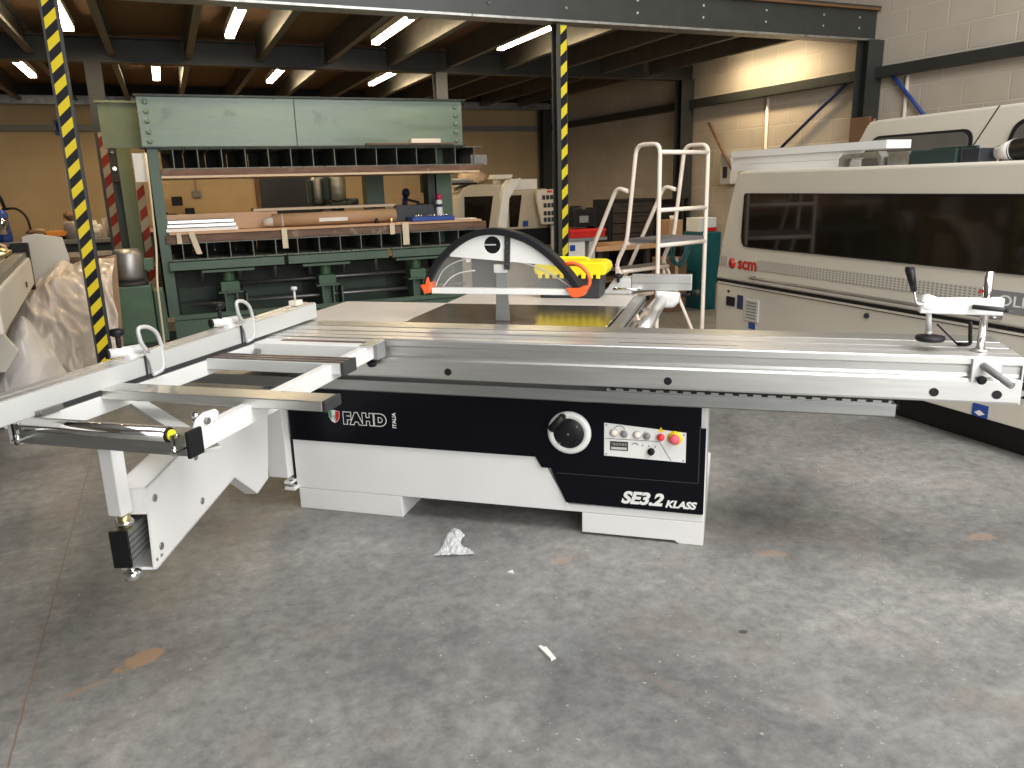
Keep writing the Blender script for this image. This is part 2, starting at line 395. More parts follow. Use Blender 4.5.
# ------------------------------------------------------------------ mezzanine steel
def i_beam_x(x0, x1, y, z0, h, w, t=.012, web_t=.012):
    return MB().box(x0, x1, y-w/2, y+w/2, z0, z0+t).box(x0, x1, y-w/2, y+w/2, z0+h-t, z0+h).box(x0, x1, y-web_t/2, y+web_t/2, z0+t, z0+h-t)
bm_ = thing('steel_beam', 'dark steel edge beam with a scuffed lower flange painted bright as if lit across the front of the mezzanine', 'beam', (0, 6.37, 2.8))
MB().box(-8.9, 6.84, -.02, .02, .016, .33).build('web', 'beam_steel', bm_)
MB().box(-8.9, 6.84, -.09, .09, 0, .018).build('bottom_flange', 'galv', bm_)  # pale tone puts the highlight on the lower lip into its colour
MB().box(-8.9, 6.84, -.07, .09, .312, .33).build('top_flange', 'beam_steel', bm_)
for x in (-3.1, -2.95, -.9, -.2, 1.9, 2.6, 3.3, 4.0, 4.7, 5.42, 6.13, 6.6):
    for z in (.12, .22): MB().cyl((x, -.02, z), (x, -.034, z), .012, 6).build('bolt', 'chrome', bm_)
bm2 = thing('steel_beam', 'dark steel beam across the middle of the mezzanine behind the strip lights', 'beam', (0, 9.43, 2.8))
i_beam_x(-8.9, 6.84, 0, 0, .24, .16).build('girder', 'beam_steel', bm2)
bm3 = thing('steel_beam', 'grey steel beam high along the back wall under the deck', 'beam', (0, 13.72, 2.8))
i_beam_x(-8.9, 6.72, 0, 0, .12, .12).build('girder', 'galv', bm3)
for i, x in enumerate([-5.3, -4.6, -3.88, -3.16, -2.45, -1.73, -1.02, -.31, .41, 1.13, 1.86, 2.57, 3.29, 4.0, 4.70, 5.40, 6.12]):
    vis = i-5
    names = ORD[vis] if 0 <= vis < 12 else None
    for seg, (y0, y1) in enumerate(((6.47, 9.34), (9.53, 13.65))):
        if i < 4: continue
        m = MB().box(x-.032, x+.032, y0, y1, 2.85, 2.862).box(x-.032, x-.028, y0, y1, 2.862, 3.078).box(x-.032, x+.032, y0, y1, 3.078, 3.089).box(x+.028, x+.032, y0, y1, 2.862, 2.88)
        o = m.build('floor_joist', 'joist_steel')
        lab = ('%s galvanised joist from the left in the %s bay of the mezzanine' % (ORD[i-4] if i-4 < 12 else 'last', ('front', 'back')[seg]))
        if i-4 >= 12: lab = 'galvanised joist nearest the right wall in the %s bay of the mezzanine' % ('front', 'back')[seg]
        tag(o, lab, 'joist', 'joists under the mezzanine deck')

def column(x, y, w, d, z1, label, tape=None, tz=(0, 2.78), mat='beam_steel', tw=.075, tx=0):
    t = thing('steel_column', label, 'column', (x, y, 0), 0, 'mezzanine columns')
    MB().box(-w/2, w/2, -d/2, -d/2+.012, 0, z1).box(-w/2, w/2, d/2-.012, d/2, 0, z1).box(-.006, .006, -d/2+.012, d/2-.012, 0, z1).build('upright', mat, t)
    B(-w/2-.04, w/2+.04, -d/2-.04, d/2+.04, 0, .015).build('base_plate', mat, t)
    if tape: B(tx-tw/2, tx+tw/2, -d/2-.004, -d/2-.0005, *tz).build('warning_tape', tape, t)
    return t
column(-.545, 6.37, .105, .10, 2.8, 'steel column with yellow and black tape left of the green press', 'hazard_tape', tw=.075)
column(3.245, 6.37, .10, .10, 2.8, 'steel column with yellow and black tape behind the blade guard', 'hazard_tape_wide', tw=.058, tx=.015)
column(6.73, 6.30, .20, .16, 2.8, 'dark steel column against the right wall with a short red and white tape', 'red_white_tape', (0, 2.05), tw=.05, tx=.045)
column(-.50, 9.43, .15, .15, 2.8, 'steel column with red and white tape at the left end of the press', 'red_white_tape', (0, 2.12), tw=.07, tx=-.01)
column(3.20, 9.43, .14, .14, 2.8, 'plain grey steel column rising behind the middle of the press beam', mat='mid_grey')
column(6.72, 9.43, .20, .16, 2.8, 'dark steel column against the right wall behind the ladder')
column(6.62, 13.6, .18, .18, 2.8, 'dark rusty steel column in the far right corner')

# strip lights
def strip_light(x, y0, y1, label):
    t = thing('strip_light', label, 'light', (x, (y0+y1)/2, 2.93), 0, 'strip lights under the mezzanine')
    h = (y1-y0)/2
    B(-.05, .05, -h, h, .03, .09).build('housing', 'white_plastic', t, .006)
    for sx in (-.024, .024): MB().cyl((sx, -h+.02, .012), (sx, h-.02, .012), .016, 10).build('tube', 'tube_glow', t)
    for y_ in (-h, h-.02): B(-.045, .045, y_, y_+.02, -.006, .03).build('end_cap', 'white_plastic', t)
    MB().cyl((0, 0, .09), (0, 0, .155), .006, 6).build('hanger', 'steel_dull', t)
    area('lamp', (0, 0, -.012), (0, 0, -1), .10, 2*h-.1, 14, (1, .74, .42), t)
for i, x in enumerate((-.60, .77, 2.20, 3.60, 6.45)):
    strip_light(x, 7.15, 8.5, ('glowing strip light, %s from the left in the front row' % ORD[i]))
for i, x in enumerate((-1.31, .10, 1.53, 2.95)):
    strip_light(x, 10.5, 11.8, ('glowing strip light, %s from the left in the back row' % ORD[i]))

# ------------------------------------------------------------------ the sliding table panel saw (local axes: u along the carriage, v away from the camera)
SAW = thing('panel_saw', 'white and black sliding table panel saw with a long aluminium carriage', 'saw', (1.90241, 2.44864, 0), -.683952)
P = SAW
# cabinet
cab = MB().box(-1.915, .0, .018, .30, .105, .80).box(-1.915, -.45, .30, .90, .105, .80).box(-1.915, .0, .0, .018, .105, .14).build('cabinet', 'white_paint', P, .004)
MB().box(-1.905, -1.367, .0, .90, 0, .104).build('foot', 'white_paint', P, .003)
MB().prism([(-.517, .012), (-.12, .012), (-.10, .0), (.0, .0), (.0, .104), (-.517, .104)], 'y', .0, .90).build('foot', 'white_paint', P, .003)
MB().prism([(-1.912, .106), (-.56, .106), (-.70, .352), (-1.912, .352)], 'y', -.001, .02).build('front_panel', 'white_paint', P, .002)
MB().prism([(-1.915, .352), (-.719, .350), (-.692, .303), (-.652, .303), (-.585, .150), (-.004, .145), (-.004, .52), (-.024, .52), (-.024, .612), (-1.915, .612)], 'y', -.012, .0).build('black_front_panel', 'black_gloss', P, .002)
MB().box(-.030, -.0265, -.0135, -.0115, .285, .53).box(-.625, -.03, -.0135, -.0115, .283, .2855).build('panel_seam', 'dark_grey', P)
B(-1.922, -1.916, -.004, .05, .11, .36).build('hinge_gap', 'black_plastic', P)
# handwheel
hw = MB().lathe([(.094, 0), (.094, -.008), (.088, -.016), (.066, -.018), (.064, -.012), (.01, -.012)], (-.567, -.012, .472), 40, 'y').build('handwheel', 'white_plastic', P)
MB().lathe([(.066, 0), (.066, -.006), (.060, -.012), (.014, -.016), (.0, -.016)], (-.567, -.024, .472), 36, 'y').build('hub', 'black_plastic', hw)
MB().cyl((-.640, -.052, .492), (-.585, -.052, .552), .0165, 16).cyl((-.590, -.03, .545), (-.590, -.058, .545), .013, 12).build('crank_grip', 'black_plastic', hw)
MB().cyl((-.532, -.034, .435), (-.532, -.052, .435), .011, 12).build('lock_knob', 'black_plastic', hw)
for x, z in ((-.530, .508), (-.604, .430), (-.567, .472)): MB().cyl((x, -.039, z), (x, -.0425, z), .004, 8).build('screw', 'chrome', hw)
B(-.590, -.585, -.0375, -.034, .545, .562).build('index_mark', 'chrome', hw)
# control panel
cp = MB().prism([(-.418, .380), (-.082, .372), (-.082, .500), (-.418, .524)], 'y', -.0165, -.0125).build('control_panel', 'white_plastic', P)
cp['label'] = 'white control plate with push buttons'
def btn(x, z, r, mat, name='button', h=.012, ring=None):
    o = MB().lathe([(r, 0), (r, -h*.7), (r*.8, -h), (0, -h)], (x, -.0165, z), 20, 'y').build(name, mat, cp)
    if ring: MB().lathe([(r*1.35, 0), (r*1.35, -.003), (r, -.004)], (x, -.0165, z), 20, 'y').build('button_ring', ring, cp)
btn(-.376, .484, .0135, 'off_white_tube', ring='light_grey'); btn(-.334, .482, .0135, 'mid_grey', ring='light_grey')
btn(-.280, .481, .0135, 'off_white_tube', ring='light_grey'); btn(-.240, .479, .0135, 'mid_grey', ring='light_grey')
btn(-.184, .477, .015, 'bright_red', 'lamp_button', .016)
MB().lathe([(.030, 0), (.030, -.002), (.0, -.002)], (-.127, -.0165, .476), 28, 'y').build('emergency_ring', 'yellow', cp)
MB().lathe([(.012, 0), (.012, -.012), (.020, -.014), (.021, -.024), (.014, -.030), (0, -.031)], (-.127, -.0165, .476), 24, 'y').build('emergency_stop', 'pink_button', cp)
dm = MB().box(-.392, -.318, -.0185, -.0165, .407, .446).build('display', 'black_plastic', cp)
B(-.388, -.322, -.0195, -.0186, .427, .442).build('readout', 'screen_grey', cp)
for k in range(5): B(-.378+k*.012, -.371+k*.012, -.0202, -.0196, .430, .439).build('digit', 'chrome', cp)
B(-.388, -.322, -.0195, -.0186, .411, .422).build('readout_strip', 'light_grey', cp)
MB().lathe([(.015, 0), (.015, -.008), (.012, -.010), (0, -.010)], (-.222, -.0165, .412), 18, 'y').box(-.226, -.218, -.034, -.026, .398, .426).build('selector_knob', 'black_plastic', cp)
MB().box(-.415, -.190, -.0175, -.0163, .456, .4575).build('marking_line', 'black_plastic', cp)
MB().bar((-.190, -.017, .4565), (-.140, -.017, .376), .0016, .0012, (0, 1, 0)).build('marking_line', 'black_plastic', cp)
MB().tube([(-.376, -.017, .503), (-.366, -.017, .512), (-.352, -.017, .515), (-.340, -.017, .511), (-.332, -.017, .501)], .0012, 6).build('arrow_mark', 'black_plastic', cp)
MB().tube([(-.302, -.017, .437), (-.294, -.017, .443), (-.284, -.017, .443), (-.276, -.017, .435)], .0014, 6).build('arrow_mark', 'black_plastic', cp)
for x, z in ((-.258, .436), (-.232, .435), (-.206, .434)): MB().prism([(x-.004, z-.004), (x+.004, z-.004), (x, z+.005)], 'y', -.0175, -.0165).build('symbol_mark', 'mid_grey', cp)
MB().prism([(-.196, .499), (-.172, .498), (-.184, .519)], 'y', -.0178, -.0165).build('warning_triangle', 'yellow', cp)
MB().prism([(-.1855, .505), (-.1825, .505), (-.184, .513)], 'y', -.0182, -.0178).build('warning_bolt', 'black_plastic', cp)
for x, z in ((-.409, .515), (-.091, .491), (-.409, .388), (-.091, .380)): MB().cyl((x, -.0165, z), (x, -.018, z), .003, 8).build('screw', 'blue_dark', cp)
RX = (PI/2, 0, 0)
# lettering on the black panel
lg = text('lettering', 'FAHD', 'white_plastic', P, (-1.628, -.0122, .451), RX, .070, .0001, .0075, sx=1.06, gap=1.16, label='white outlined brand lettering')
text('lettering', 'FAHD', 'black_gloss', P, (-1.628, -.0127, .451), RX, .070, .0001, .0040, sx=1.06, gap=1.16)
text('lettering', 'ITALIA', 'white_plastic', P, (-1.366, -.0125, .440), (PI/2, -PI/2, 0), .025, .0001, .0006)
sh = MB().prism([(-1.703, .505), (-1.675, .511), (-1.646, .505), (-1.648, .475), (-1.658, .457), (-1.673, .448), (-1.689, .457), (-1.700, .475)], 'y', -.0135, -.012).build('shield_emblem', 'white_plastic', P)
MB().prism([(-1.702, .504), (-1.685, .507), (-1.688, .461), (-1.698, .477)], 'y', -.0142, -.0135).build('emblem_band', 'green_label', sh)
MB().prism([(-1.666, .508), (-1.647, .504), (-1.649, .476), (-1.658, .460), (-1.670, .452)], 'y', -.0142, -.0135).build('emblem_band', 'red', sh)
MB().tube([(-1.692, -.0145, .490), (-1.680, -.0145, .478), (-1.666, -.0145, .492), (-1.675, -.0145, .466)], .0018, 6).build('emblem_mark', 'mid_grey', sh)
text('lettering', 'SE3.2', 'white_plastic', P, (-.345, -.0125, .172), RX, .074, .0001, .0034, .28, 1.06, label='bold white slanted model lettering')
text('lettering', 'KLASS', 'white_plastic', P, (-.160, -.0125, .168), RX, .043, .0001, .0020, .28, 1.04)

# carriage: extruded profile, swept along u
T = .87
prof = [(-.098, .865), (-.094, .870), (-.035, .870), (-.035, .864), (-.028, .864), (-.028, .870), (.050, .870), (.050, .858), (.066, .858), (.066, .870), (.160, .870), (.160, .865), (.172, .865), (.172, .872), (.30, .872), (.305, .866), (.305, .74), (.20, .70), (-.06, .700), (-.098, .702), (-.100, .710), (-.100, .782), (-.094, .790), (-.082, .796), (-.080, .806), (-.082, .834), (-.098, .842)]
car = MB().prism(prof, 'x', -2.12, 1.055).build('carriage', 'aluminium', P, .0015)
MB().box(-2.12, 1.055, -.0945, -.036, .8705, .8712).box(-2.12, 1.055, -.026, .048, .8705, .8712).box(-2.12, 1.055, .068, .158, .8705, .8712).build('running_surface', 'aluminium_top', car)
MB().box(-.36, 1.0, .052, .064, .8585, .861).box(-.36, .10, -.0345, -.0285, .868, .8714).build('tee_slot', 'black_plastic', car)
for u in (-2.02, -1.07, -.155, .785, .985):
    MB().cyl((u, -.0985, .736), (u, -.1035, .736), .0155, 20).build('hole_plug', 'dark_rubber', car)
MB().prism([(-.099, .703), (.30, .745), (.30, .868), (-.096, .868)], 'x', 1.055, 1.060).build('end_plate', 'aluminium', car)
# fixed support beam with toothed rack below the carriage
sb = MB().prism([(-.074, .630), (-.066, .624), (.10, .624), (.10, .676), (-.074, .676)], 'x', -2.42, .672).build('support_beam', 'aluminium_dull', P, .002)
MB().box(-.40, .655, -.073, -.04, .6765, .689).build('toothed_rack', 'aluminium_dull', sb)
for k in range(20): B(-.385+k*.053, -.362+k*.053, -.0742, -.070, .6815, .6895).build('rack_gap', 'black_plastic', sb)
MB().cyl((.672, -.02, .66), (.69, -.02, .66), .016, 12).build('end_stop', 'black_plastic', sb)
# table tops
B(-1.445, -.462, .312, .915, .835, .869).build('cast_table', 'cast_table', P, .003)
MB().prism([(-2.01, .312), (-1.449, .312), (-1.449, .925), (-2.06, .925), (-2.06, .48)], 'z', .845, .870).build('side_extension_table', 'panel_top', P, .003)
B(-1.455, -.462, .92, 1.36, .84, .868).build('rear_extension_table', 'panel_top', P, .003)
MB().cyl((-1.98, .33, .86), (-2.0, .33, .86), .02, 12).build('end_stop', 'black_plastic', P)
MB().box(-1.40, -.50, .93, 1.32, .20, .838).build('rear_body', 'white_paint', P, .004)
# rip fence rails
MB().cyl((-.305, .312, .845), (-.305, 1.40, .845), .031, 20).build('round_rail', 'aluminium_bar', P)
fr = MB().box(-.450, -.405, .312, 1.40, .815, .866).build('flat_rail', 'aluminium', P, .002)
MB().box(-.404, -.360, .36, .375, .80, .815).box(-.404, -.340, .80, .815, .80, .815).box(-.404, -.34, 1.2, 1.215, .80, .815).build('rail_bracket', 'aluminium', fr)
B(-.405, -.402, .32, 1.38, .832, .842).build('scale_slot', 'dark_grey', fr)
rf = MB().box(-.48, -.146, 1.335, 1.375, .896, .985).build('rip_fence', 'aluminium', P, .003)
MB().box(-.4795, -.1465, 1.333, 1.335, .935, .939).build('fence_groove', 'aluminium_dull', rf)
MB().prism([(-.66, .868), (-.62, .905), (-.585, .955), (-.48, .965), (-.48, .868)], 'y', 1.34, 1.46).build('fence_body', 'light_grey', rf, .01)
MB().prism([(-.345, .80), (-.24, .80), (-.215, .83), (-.205, .885), (-.345, .895)], 'y', 1.30, 1.40).build('rail_clamp', 'white_paint', rf, .02, 3)
MB().cyl((-.555, 1.33, .94), (-.555, 1.33, .965), .008, 10).lathe([(.022, .965), (.026, .972), (.024, .984), (.01, .99)], (-.555, 1.33, 0), 12).build('clamp_knob', 'black_plastic', rf)
MB().cyl((-.145, 1.36, .875), (-.10, 1.36, .885), .018, 12).cyl((-.20, 1.36, .865), (-.145, 1.36, .875), .01, 8).build('adjuster_knob', 'black_plastic', rf)
MB().cyl((-.58, 1.30, .905), (-.42, 1.30, .905), .008, 8).build('adjuster_rod', 'chrome', rf)

# blade guard over the saw line (plane v = .40)
GO = [(-1.353, 1.025), (-1.349, 1.050), (-1.337, 1.080), (-1.303, 1.135), (-1.252, 1.192), (-1.176, 1.252), (-1.102, 1.289), (-1.03, 1.304), (-0.959, 1.302), (-0.889, 1.286), (-0.82, 1.258), (-0.752, 1.215), (-0.685, 1.157), (-0.631, 1.097), (-0.588, 1.040)]
def resample(pts, n):   # Catmull-Rom
    q = []
    for i in range(len(pts)-1):
        p0, p1, p2, p3 = (Vector(pts[max(0, min(len(pts)-1, j))]) for j in (i-1, i, i+1, i+2))
        for k in range(n):
            t = k/n; q.append(.5*((2*p1)+(p2-p0)*t+(2*p0-5*p1+4*p2-p3)*t*t+(3*p1-p0-3*p2+p3)*t**3))
    q.append(Vector(pts[-1])); return q
GOs = resample(GO, 3)
def inset(pts, d):
    r = []
    for i, p in enumerate(pts):
        t = (pts[min(i+1, len(pts)-1)]-pts[max(i-1, 0)]).normalized(); r.append(p+Vector((t.y, -t.x))*d)
    return r
GI = inset(GOs, .030); GR = inset(GOs, .026)
guard = MB().box(-1.315, -.640, .375, .425, 1.000, 1.026).build('blade_guard', 'white_plastic', P, .002)
guard['label'] = 'arched blade guard with black rim and clear shield'
T2 = lambda L: [tuple(p) for p in L]
MB().prism(T2(GOs)+T2(GI[::-1]), 'y', .36, .44, True).build('rim', 'dark_rubber', guard, .004)
# white upper shield above a sloping chord, with a round opening
zc = lambda u: 1.177-.084*(u+1.231)
hc = (-1.005, 1.228); hr = .040
arcp = [p for p in GR if p.y > zc(p.x)]
L_ = [p for p in arcp if p.x <= hc[0]]; R_ = [p for p in arcp if p.x > hc[0]]
hp = [Vector((hc[0]+hr*math.sin(t*PI/14), hc[1]-hr*math.cos(t*PI/14))) for t in range(15)]
hq = [Vector((hc[0]-hr*math.sin(t*PI/14), hc[1]-hr*math.cos(t*PI/14))) for t in range(15)]
top = Vector((hc[0], L_[-1].y)); bot = Vector((hc[0], zc(hc[0])))
MB().prism(T2([bot]+hp+[top]+R_+[Vector((R_[-1].x+.01, zc(R_[-1].x)))]), 'y', .380, .384).build('upper_shield', 'white_plastic', guard)
MB().prism(T2([Vector((L_[0].x-.005, zc(L_[0].x)))]+L_+[top]+hq[::-1]+[bot]), 'y', .380, .384).build('upper_shield', 'white_plastic', guard)
MB().lathe([(hr, 0), (hr, .03), (0, .03)], (hc[0], .384, hc[1]), 28, 'y').build('dust_port', 'black_plastic', guard)
B(hc[0]-hr, hc[0]+.018, .3795, .381, 1.226, 1.232).build('vent_bar', 'light_grey', guard)
MB().prism([(-.950, 1.115), (-.923, 1.115), (-.915, 1.280), (-.942, 1.280)], 'y', .374, .380).build('strap', 'dark_grey', guard)
for z in (1.14, 1.20, 1.235): MB().cyl((-.933, .374, z), (-.933, .371, z), .005, 8).build('rivet', 'chrome', guard)
low = [p for p in GR if p.y <= zc(p.x)+.02]; lowL = [p for p in low if p.x < -1]; lowR = [p for p in low if p.x > -1]
pl_ = [Vector((-1.30, 1.024))]+lowL+lowR+[Vector((-.635, 1.024))]
MB().prism(T2(pl_), 'y', .386, .388).build('clear_shield', 'clear_guard', guard)
MB().prism(T2(pl_), 'y', .414, .416).build('clear_shield', 'clear_guard', guard)
rib = resample([(-1.298, 1.031), (-1.256, 1.108), (-1.18, 1.152), (-1.078, 1.170), (-.921, 1.157), (-.809, 1.13), (-.699, 1.077), (-.63, 1.031)], 4)
MB().tube([(p.x, .385, p.y) for p in rib], .0032, 6).build('inner_rib', 'light_grey', guard)
rib = resample([(-1.265, 1.030), (-1.225, 1.072), (-1.17, 1.098), (-1.10, 1.108)], 4)
MB().tube([(p.x, .40, p.y) for p in rib], .0032, 6).build('inner_rib', 'white_plastic', guard)
MB().box(-1.005, -.945, .388, .412, 1.098, 1.138).build('hanger_block', 'white_plastic', guard, .003)
for x in (-1.13, -.925): MB().box(x-.008, x+.008, .386, .414, 1.148, 1.170).build('bracket', 'white_plastic', guard)
MB().prism([(-1.005, .872), (-.935, .872), (-.945, 1.10), (-.995, 1.10)], 'y', .3985, .4015).build('knife_reflection', 'aluminium_dull', guard)  # toned plate stands in for a bright reflection below the guard
MB().prism([(-1.366, 1.042), (-1.342, 1.044), (-1.330, 1.078), (-1.320, 1.082), (-1.314, 1.04), (-1.320, 1.004), (-1.345, 1.0)], 'y', .355, .445).build('end_bumper', 'orange_red', guard, .004)
MB().prism([(-.655, 1.034), (-.60, 1.036), (-.555, 1.040), (-.575, 1.000), (-.610, .990), (-.632, .996)], 'y', .355, .445).build('end_bumper', 'orange_red', guard, .004)
MB().tube([(-.572, .40, 1.02), (-.550, .40, 1.055), (-.560, .40, 1.095), (-.590, .40, 1.130), (-.630, .40, 1.146), (-.668, .40, 1.138)], .0085, 8, .02).build('pull_handle', 'orange_red', guard)

# outrigger frame
of = MB().prism([(-1.410, -.10), (-1.372, -.10), (-1.330, -1.372), (-1.370, -1.372)], 'z', .800, .862).box(-1.945, -1.90, -1.42, -.10, .800, .862).build('outrigger_frame', 'white_paint', P, .004)
of['label'] = 'white crosscut outrigger frame'
b1 = MB().box(-2.08, -1.400, -.245, -.106, .800, .868).build('cross_member', 'white_paint', of, .004)
MB().box(-1.80, -1.375, -.190, -.162, .8685, .8700).build('slot', 'ridge_dark', of)
MB().box(-2.08, -1.385, -.150, -.115, .8685, .8705).build('wear_strip', 'aluminium_top', of)
B(-1.372, -1.350, -.18, -.104, .795, .868).build('end_cap', 'mid_grey', of, .003)
B(-1.40, -1.35, -.245, -.104, .863, .871).build('corner_lip', 'aluminium', of, .002)
b2 = MB().box(-1.96, -1.318, -.565, -.465, .825, .868).build('cross_member', 'fence_paint', of, .003)
for v in (-.555, -.520, -.485): B(-1.96, -1.320, v, v+.018, .8685, .8712).build('ridge', 'ridge_dark', of)
B(-1.318, -1.304, -.568, -.462, .822, .872).build('end_cap', 'dark_grey', of, .003)
b3 = MB().box(-1.90, -1.094, -1.105, -1.010, .852, .884).build('cross_member', 'aluminium', of, .003)
B(-1.094, -1.080, -1.107, -1.008, .850, .886).build('end_cap', 'dark_grey', of, .004)
b4 = MB().box(-1.91, -1.328, -1.425, -1.370, .806, .872).build('end_beam', 'aluminium_dull', of, .003)
B(-1.328, -1.316, -1.428, -1.367, .800, .877).build('end_cap', 'black_plastic', of, .004)
B(-1.922, -1.91, -1.428, -1.367, .800, .877).build('end_cap', 'black_plastic', of, .004)
rv, rz_ = -1.447, .874
rl = MB().cyl((-1.84, rv, rz_), (-1.362, rv, rz_), .0195, 24).build('roller', 'chrome', of)
MB().cyl((-1.362, rv, rz_), (-1.356, rv, rz_), .0205, 24).build('bearing_ring', 'black_plastic', rl)
MB().cyl((-1.356, rv, rz_), (-1.349, rv, rz_), .015, 20).build('bearing_cap', 'lime_yellow', rl)
for u in (-1.338, -1.862):
    MB().box(u-.010, u+.010, -1.475, -1.42, .830, .836).box(u-.003, u+.003, -1.466, -1.456, .832, .880).build('roller_bracket', 'chrome', of)
    MB().cyl((u, -1.462, .822), (u, -1.462, .848), .007, 8).build('nut', 'chrome', of)
    MB().cyl((u+.008, -1.448, .874), (u-.008, -1.448, .874), .005, 8).build('axle', 'chrome', of)
MB().bar((-1.90, -.95, .795), (-1.36, -1.28, .775), .055, .012).build('diagonal_stay', 'fence_paint', of, .002)
MB().prism([(-1.375, .850), (-1.27, .866), (-1.262, .886), (-1.275, .898), (-1.325, .902), (-1.36, .890), (-1.375, .87)], 'x', -1.345, -1.335).build('clamp_lug', 'white_paint', of, .003)
MB().cyl((-1.335, -1.325, .878), (-1.325, -1.325, .878), .010, 6).build('bolt', 'steel_dull', of)
MB().cyl((-1.36, -1.335, .862), (-1.36, -1.335, .885), .010, 8).lathe([(.008, .885), (.014, .892), (.008, .902)], (-1.36, -1.335, 0), 10).build('bolt', 'chrome', of)
MB().cyl((-1.405, -.13, .80), (-1.405, -.13, .775), .008, 8).lathe([(.018, .778), (.023, .770), (.018, .756), (.008, .752)], (-1.405, -.13, 0), 14).build('clamp_knob', 'black_plastic', of)
MB().box(-1.89, -1.87, -.26, -.245, .80, .83).cyl((-1.88, -.26, .835), (-1.86, -.27, .835), .012, 10).box(-1.91, -1.84, -.30, -.25, .795, .803).build('inner_clamp', 'steel_dull', of)
MB().box(-1.60, -1.53, -1.30, -1.26, .788, .802).build('frame_block', 'black_plastic', of)
# support leg down to the swing arm
MB().box(-1.690, -1.640, -1.365, -1.318, .572, .806).build('support_leg', 'white_paint', P, .004)
lg_ = MB().cyl((-1.662, -1.335, .520), (-1.662, -1.335, .572), .018, 14).build('leg_stud', 'brass', P)
MB().cyl((-1.662, -1.335, .535), (-1.662, -1.335, .548), .027, 6).build('lock_nut', 'chrome', lg_)

# swing arm
Ae = Vector((-1.63, -1.28, 0)); Ah = Vector((-1.93, -.06, 0)); t_ = (Ah-Ae).normalized(); n_ = Vector((t_.y, -t_.x, 0))   # n_ points to +u
if n_.x < 0: n_ = -n_
def armM():
    m = Matrix((t_, -n_, Vector((0, 0, 1)))).transposed().to_4x4(); m.translation = Ae; return m
AM = armM(); AL = (Ah-Ae).length
arm = MB(); poly = [(0, .360), (.016, .352), (.675, .402), (.885, .247), (1.03, .262), (1.12, .59), (.30, .655), (.02, .625)]
n0 = len(poly); th = .006
def plate(mb, poly, y0, y1):
    vs = [AM @ Vector((p[0], y0, p[1])) for p in poly]+[AM @ Vector((p[0], y1, p[1])) for p in poly]; n = len(poly)
    mb.add(vs, [tuple(range(n)), tuple(range(2*n-1, n-1, -1))]+[(i, n+i, n+(i+1) % n, (i+1) % n) for i in range(n)])
plate(arm, poly, 0, .005); plate(arm, [(0, .36), (.016, .352), (.675, .402), (.82, .41), (1.05, .44), (1.05, .60), (.30, .655), (.02, .625)], .100, .105)
plate(arm, [(.02, .619), (.30, .649), (1.05, .594), (1.05, .60), (.30, .655), (.02, .625)], .0, .105)
plate(arm, [(.0, .36), (.016, .352), (.675, .402), (.68, .408), (.016, .358), (.006, .366)], .0, .105)
plate(arm, [(.675, .402), (.885, .247), (.89, .252), (.68, .408)], .0, .05)
arm = arm.build('swing_arm', 'white_paint', P)
mb = MB(); plate(mb, [(.004, .545), (.02, .620), (.024, .620), (.010, .545)], 0, .105); mb.build('end_rim', 'white_paint', arm)
for s_, z_ in ((.061, .575), (.375, .431), (.058, .412), (.37, .60)):
    c = AM @ Vector((s_, 0, z_)); c2 = c + n_*.004; MB().cyl(c, c2, .012, 14).build('bolt', 'steel_dull', arm)
ta = MB(); plate(ta, [(-.07, .410), (.50, .43), (.50, .545), (-.07, .522)], .028, .076); ta = ta.build('telescopic_arm', 'aluminium_dull', P)
for k in range(5):
    q = MB(); z0 = .424+k*.019; plate(q, [(-.068, z0), (.05, z0+.0045), (.05, z0+.0065), (-.068, z0+.002)], .0265, .028); q.build('groove', 'dark_grey', ta)
q = MB(); plate(q, [(-.080, .407), (-.070, .407), (-.070, .525), (-.080, .525)], .025, .079); q.build('end_cap', 'black_plastic', ta)
c = AM @ Vector((-.035, .052, 0)); MB().cyl((c.x, c.y, .375), (c.x, c.y, .41), .012, 12).lathe([(.012, .345), (.024, .35), (.026, .372), (.012, .38)], (c.x, c.y, 0), 14).build('foot_bolt', 'chrome', ta)
for s_ in (.02, .05): 
    c = AM @ Vector((s_, .0, .385)); MB().cyl(c, c+n_*.004, .005, 8).build('bolt', 'steel_dull', arm)
# hinge post between arm and cabinet
MB().prism([(-2.03, -.05), (-1.926, -.05), (-1.926, .08), (-2.03, .08)], 'z', .168, .605).build('hinge_post', 'white_paint', P, .003)
hg = MB().box(-1.955, -1.915, -.045, .02, .135, .150).box(-1.955, -1.90, -.045, .0, .105, .120).build('hinge_bracket', 'white_paint', P, .002)
MB().cyl((-1.925, -.03, .118), (-1.925, -.03, .15), .010, 10).build('hinge_pin', 'steel_dull', hg)
MB().box(-1.86, -1.74, .02, .05, .60, .64).build('packing_block', 'wood_light', P)

# crosscut fence
fe = MB().prism([(-2.55, .860), (-.2, .880), (.305, .885), (.305, .956), (-.2, .950), (-2.55, .928)], 'x', -2.0, -1.9).build('crosscut_fence', 'fence_paint', P, .002)
fe['label'] = 'long white crosscut fence'
MB().prism([(-2.55, .9285), (-.2, .9505), (.303, .9565), (.303, .9605), (-.2, .9545), (-2.55, .9325)], 'x', -1.985, -1.947).prism([(-2.55, .9285), (-.2, .9505), (.303, .9565), (.303, .959), (-.2, .953), (-2.55, .931)], 'x', -1.940, -1.905).build('top_channel', 'aluminium_top', fe)
B(-1.99, -1.91, .305, .312, .885, .948).build('end_cap', 'dark_grey', fe)
MB().box(-1.97, -1.925, .17, .225, .961, .985).build('end_block', 'off_white_tube', fe, .003)
MB().cyl((-1.948, .195, .985), (-1.948, .195, 1.035), .006, 8).lathe([(.014, 1.035), (.016, 1.045), (.012, 1.05)], (-1.948, .195, 0), 10).build('end_screw', 'light_grey', fe)
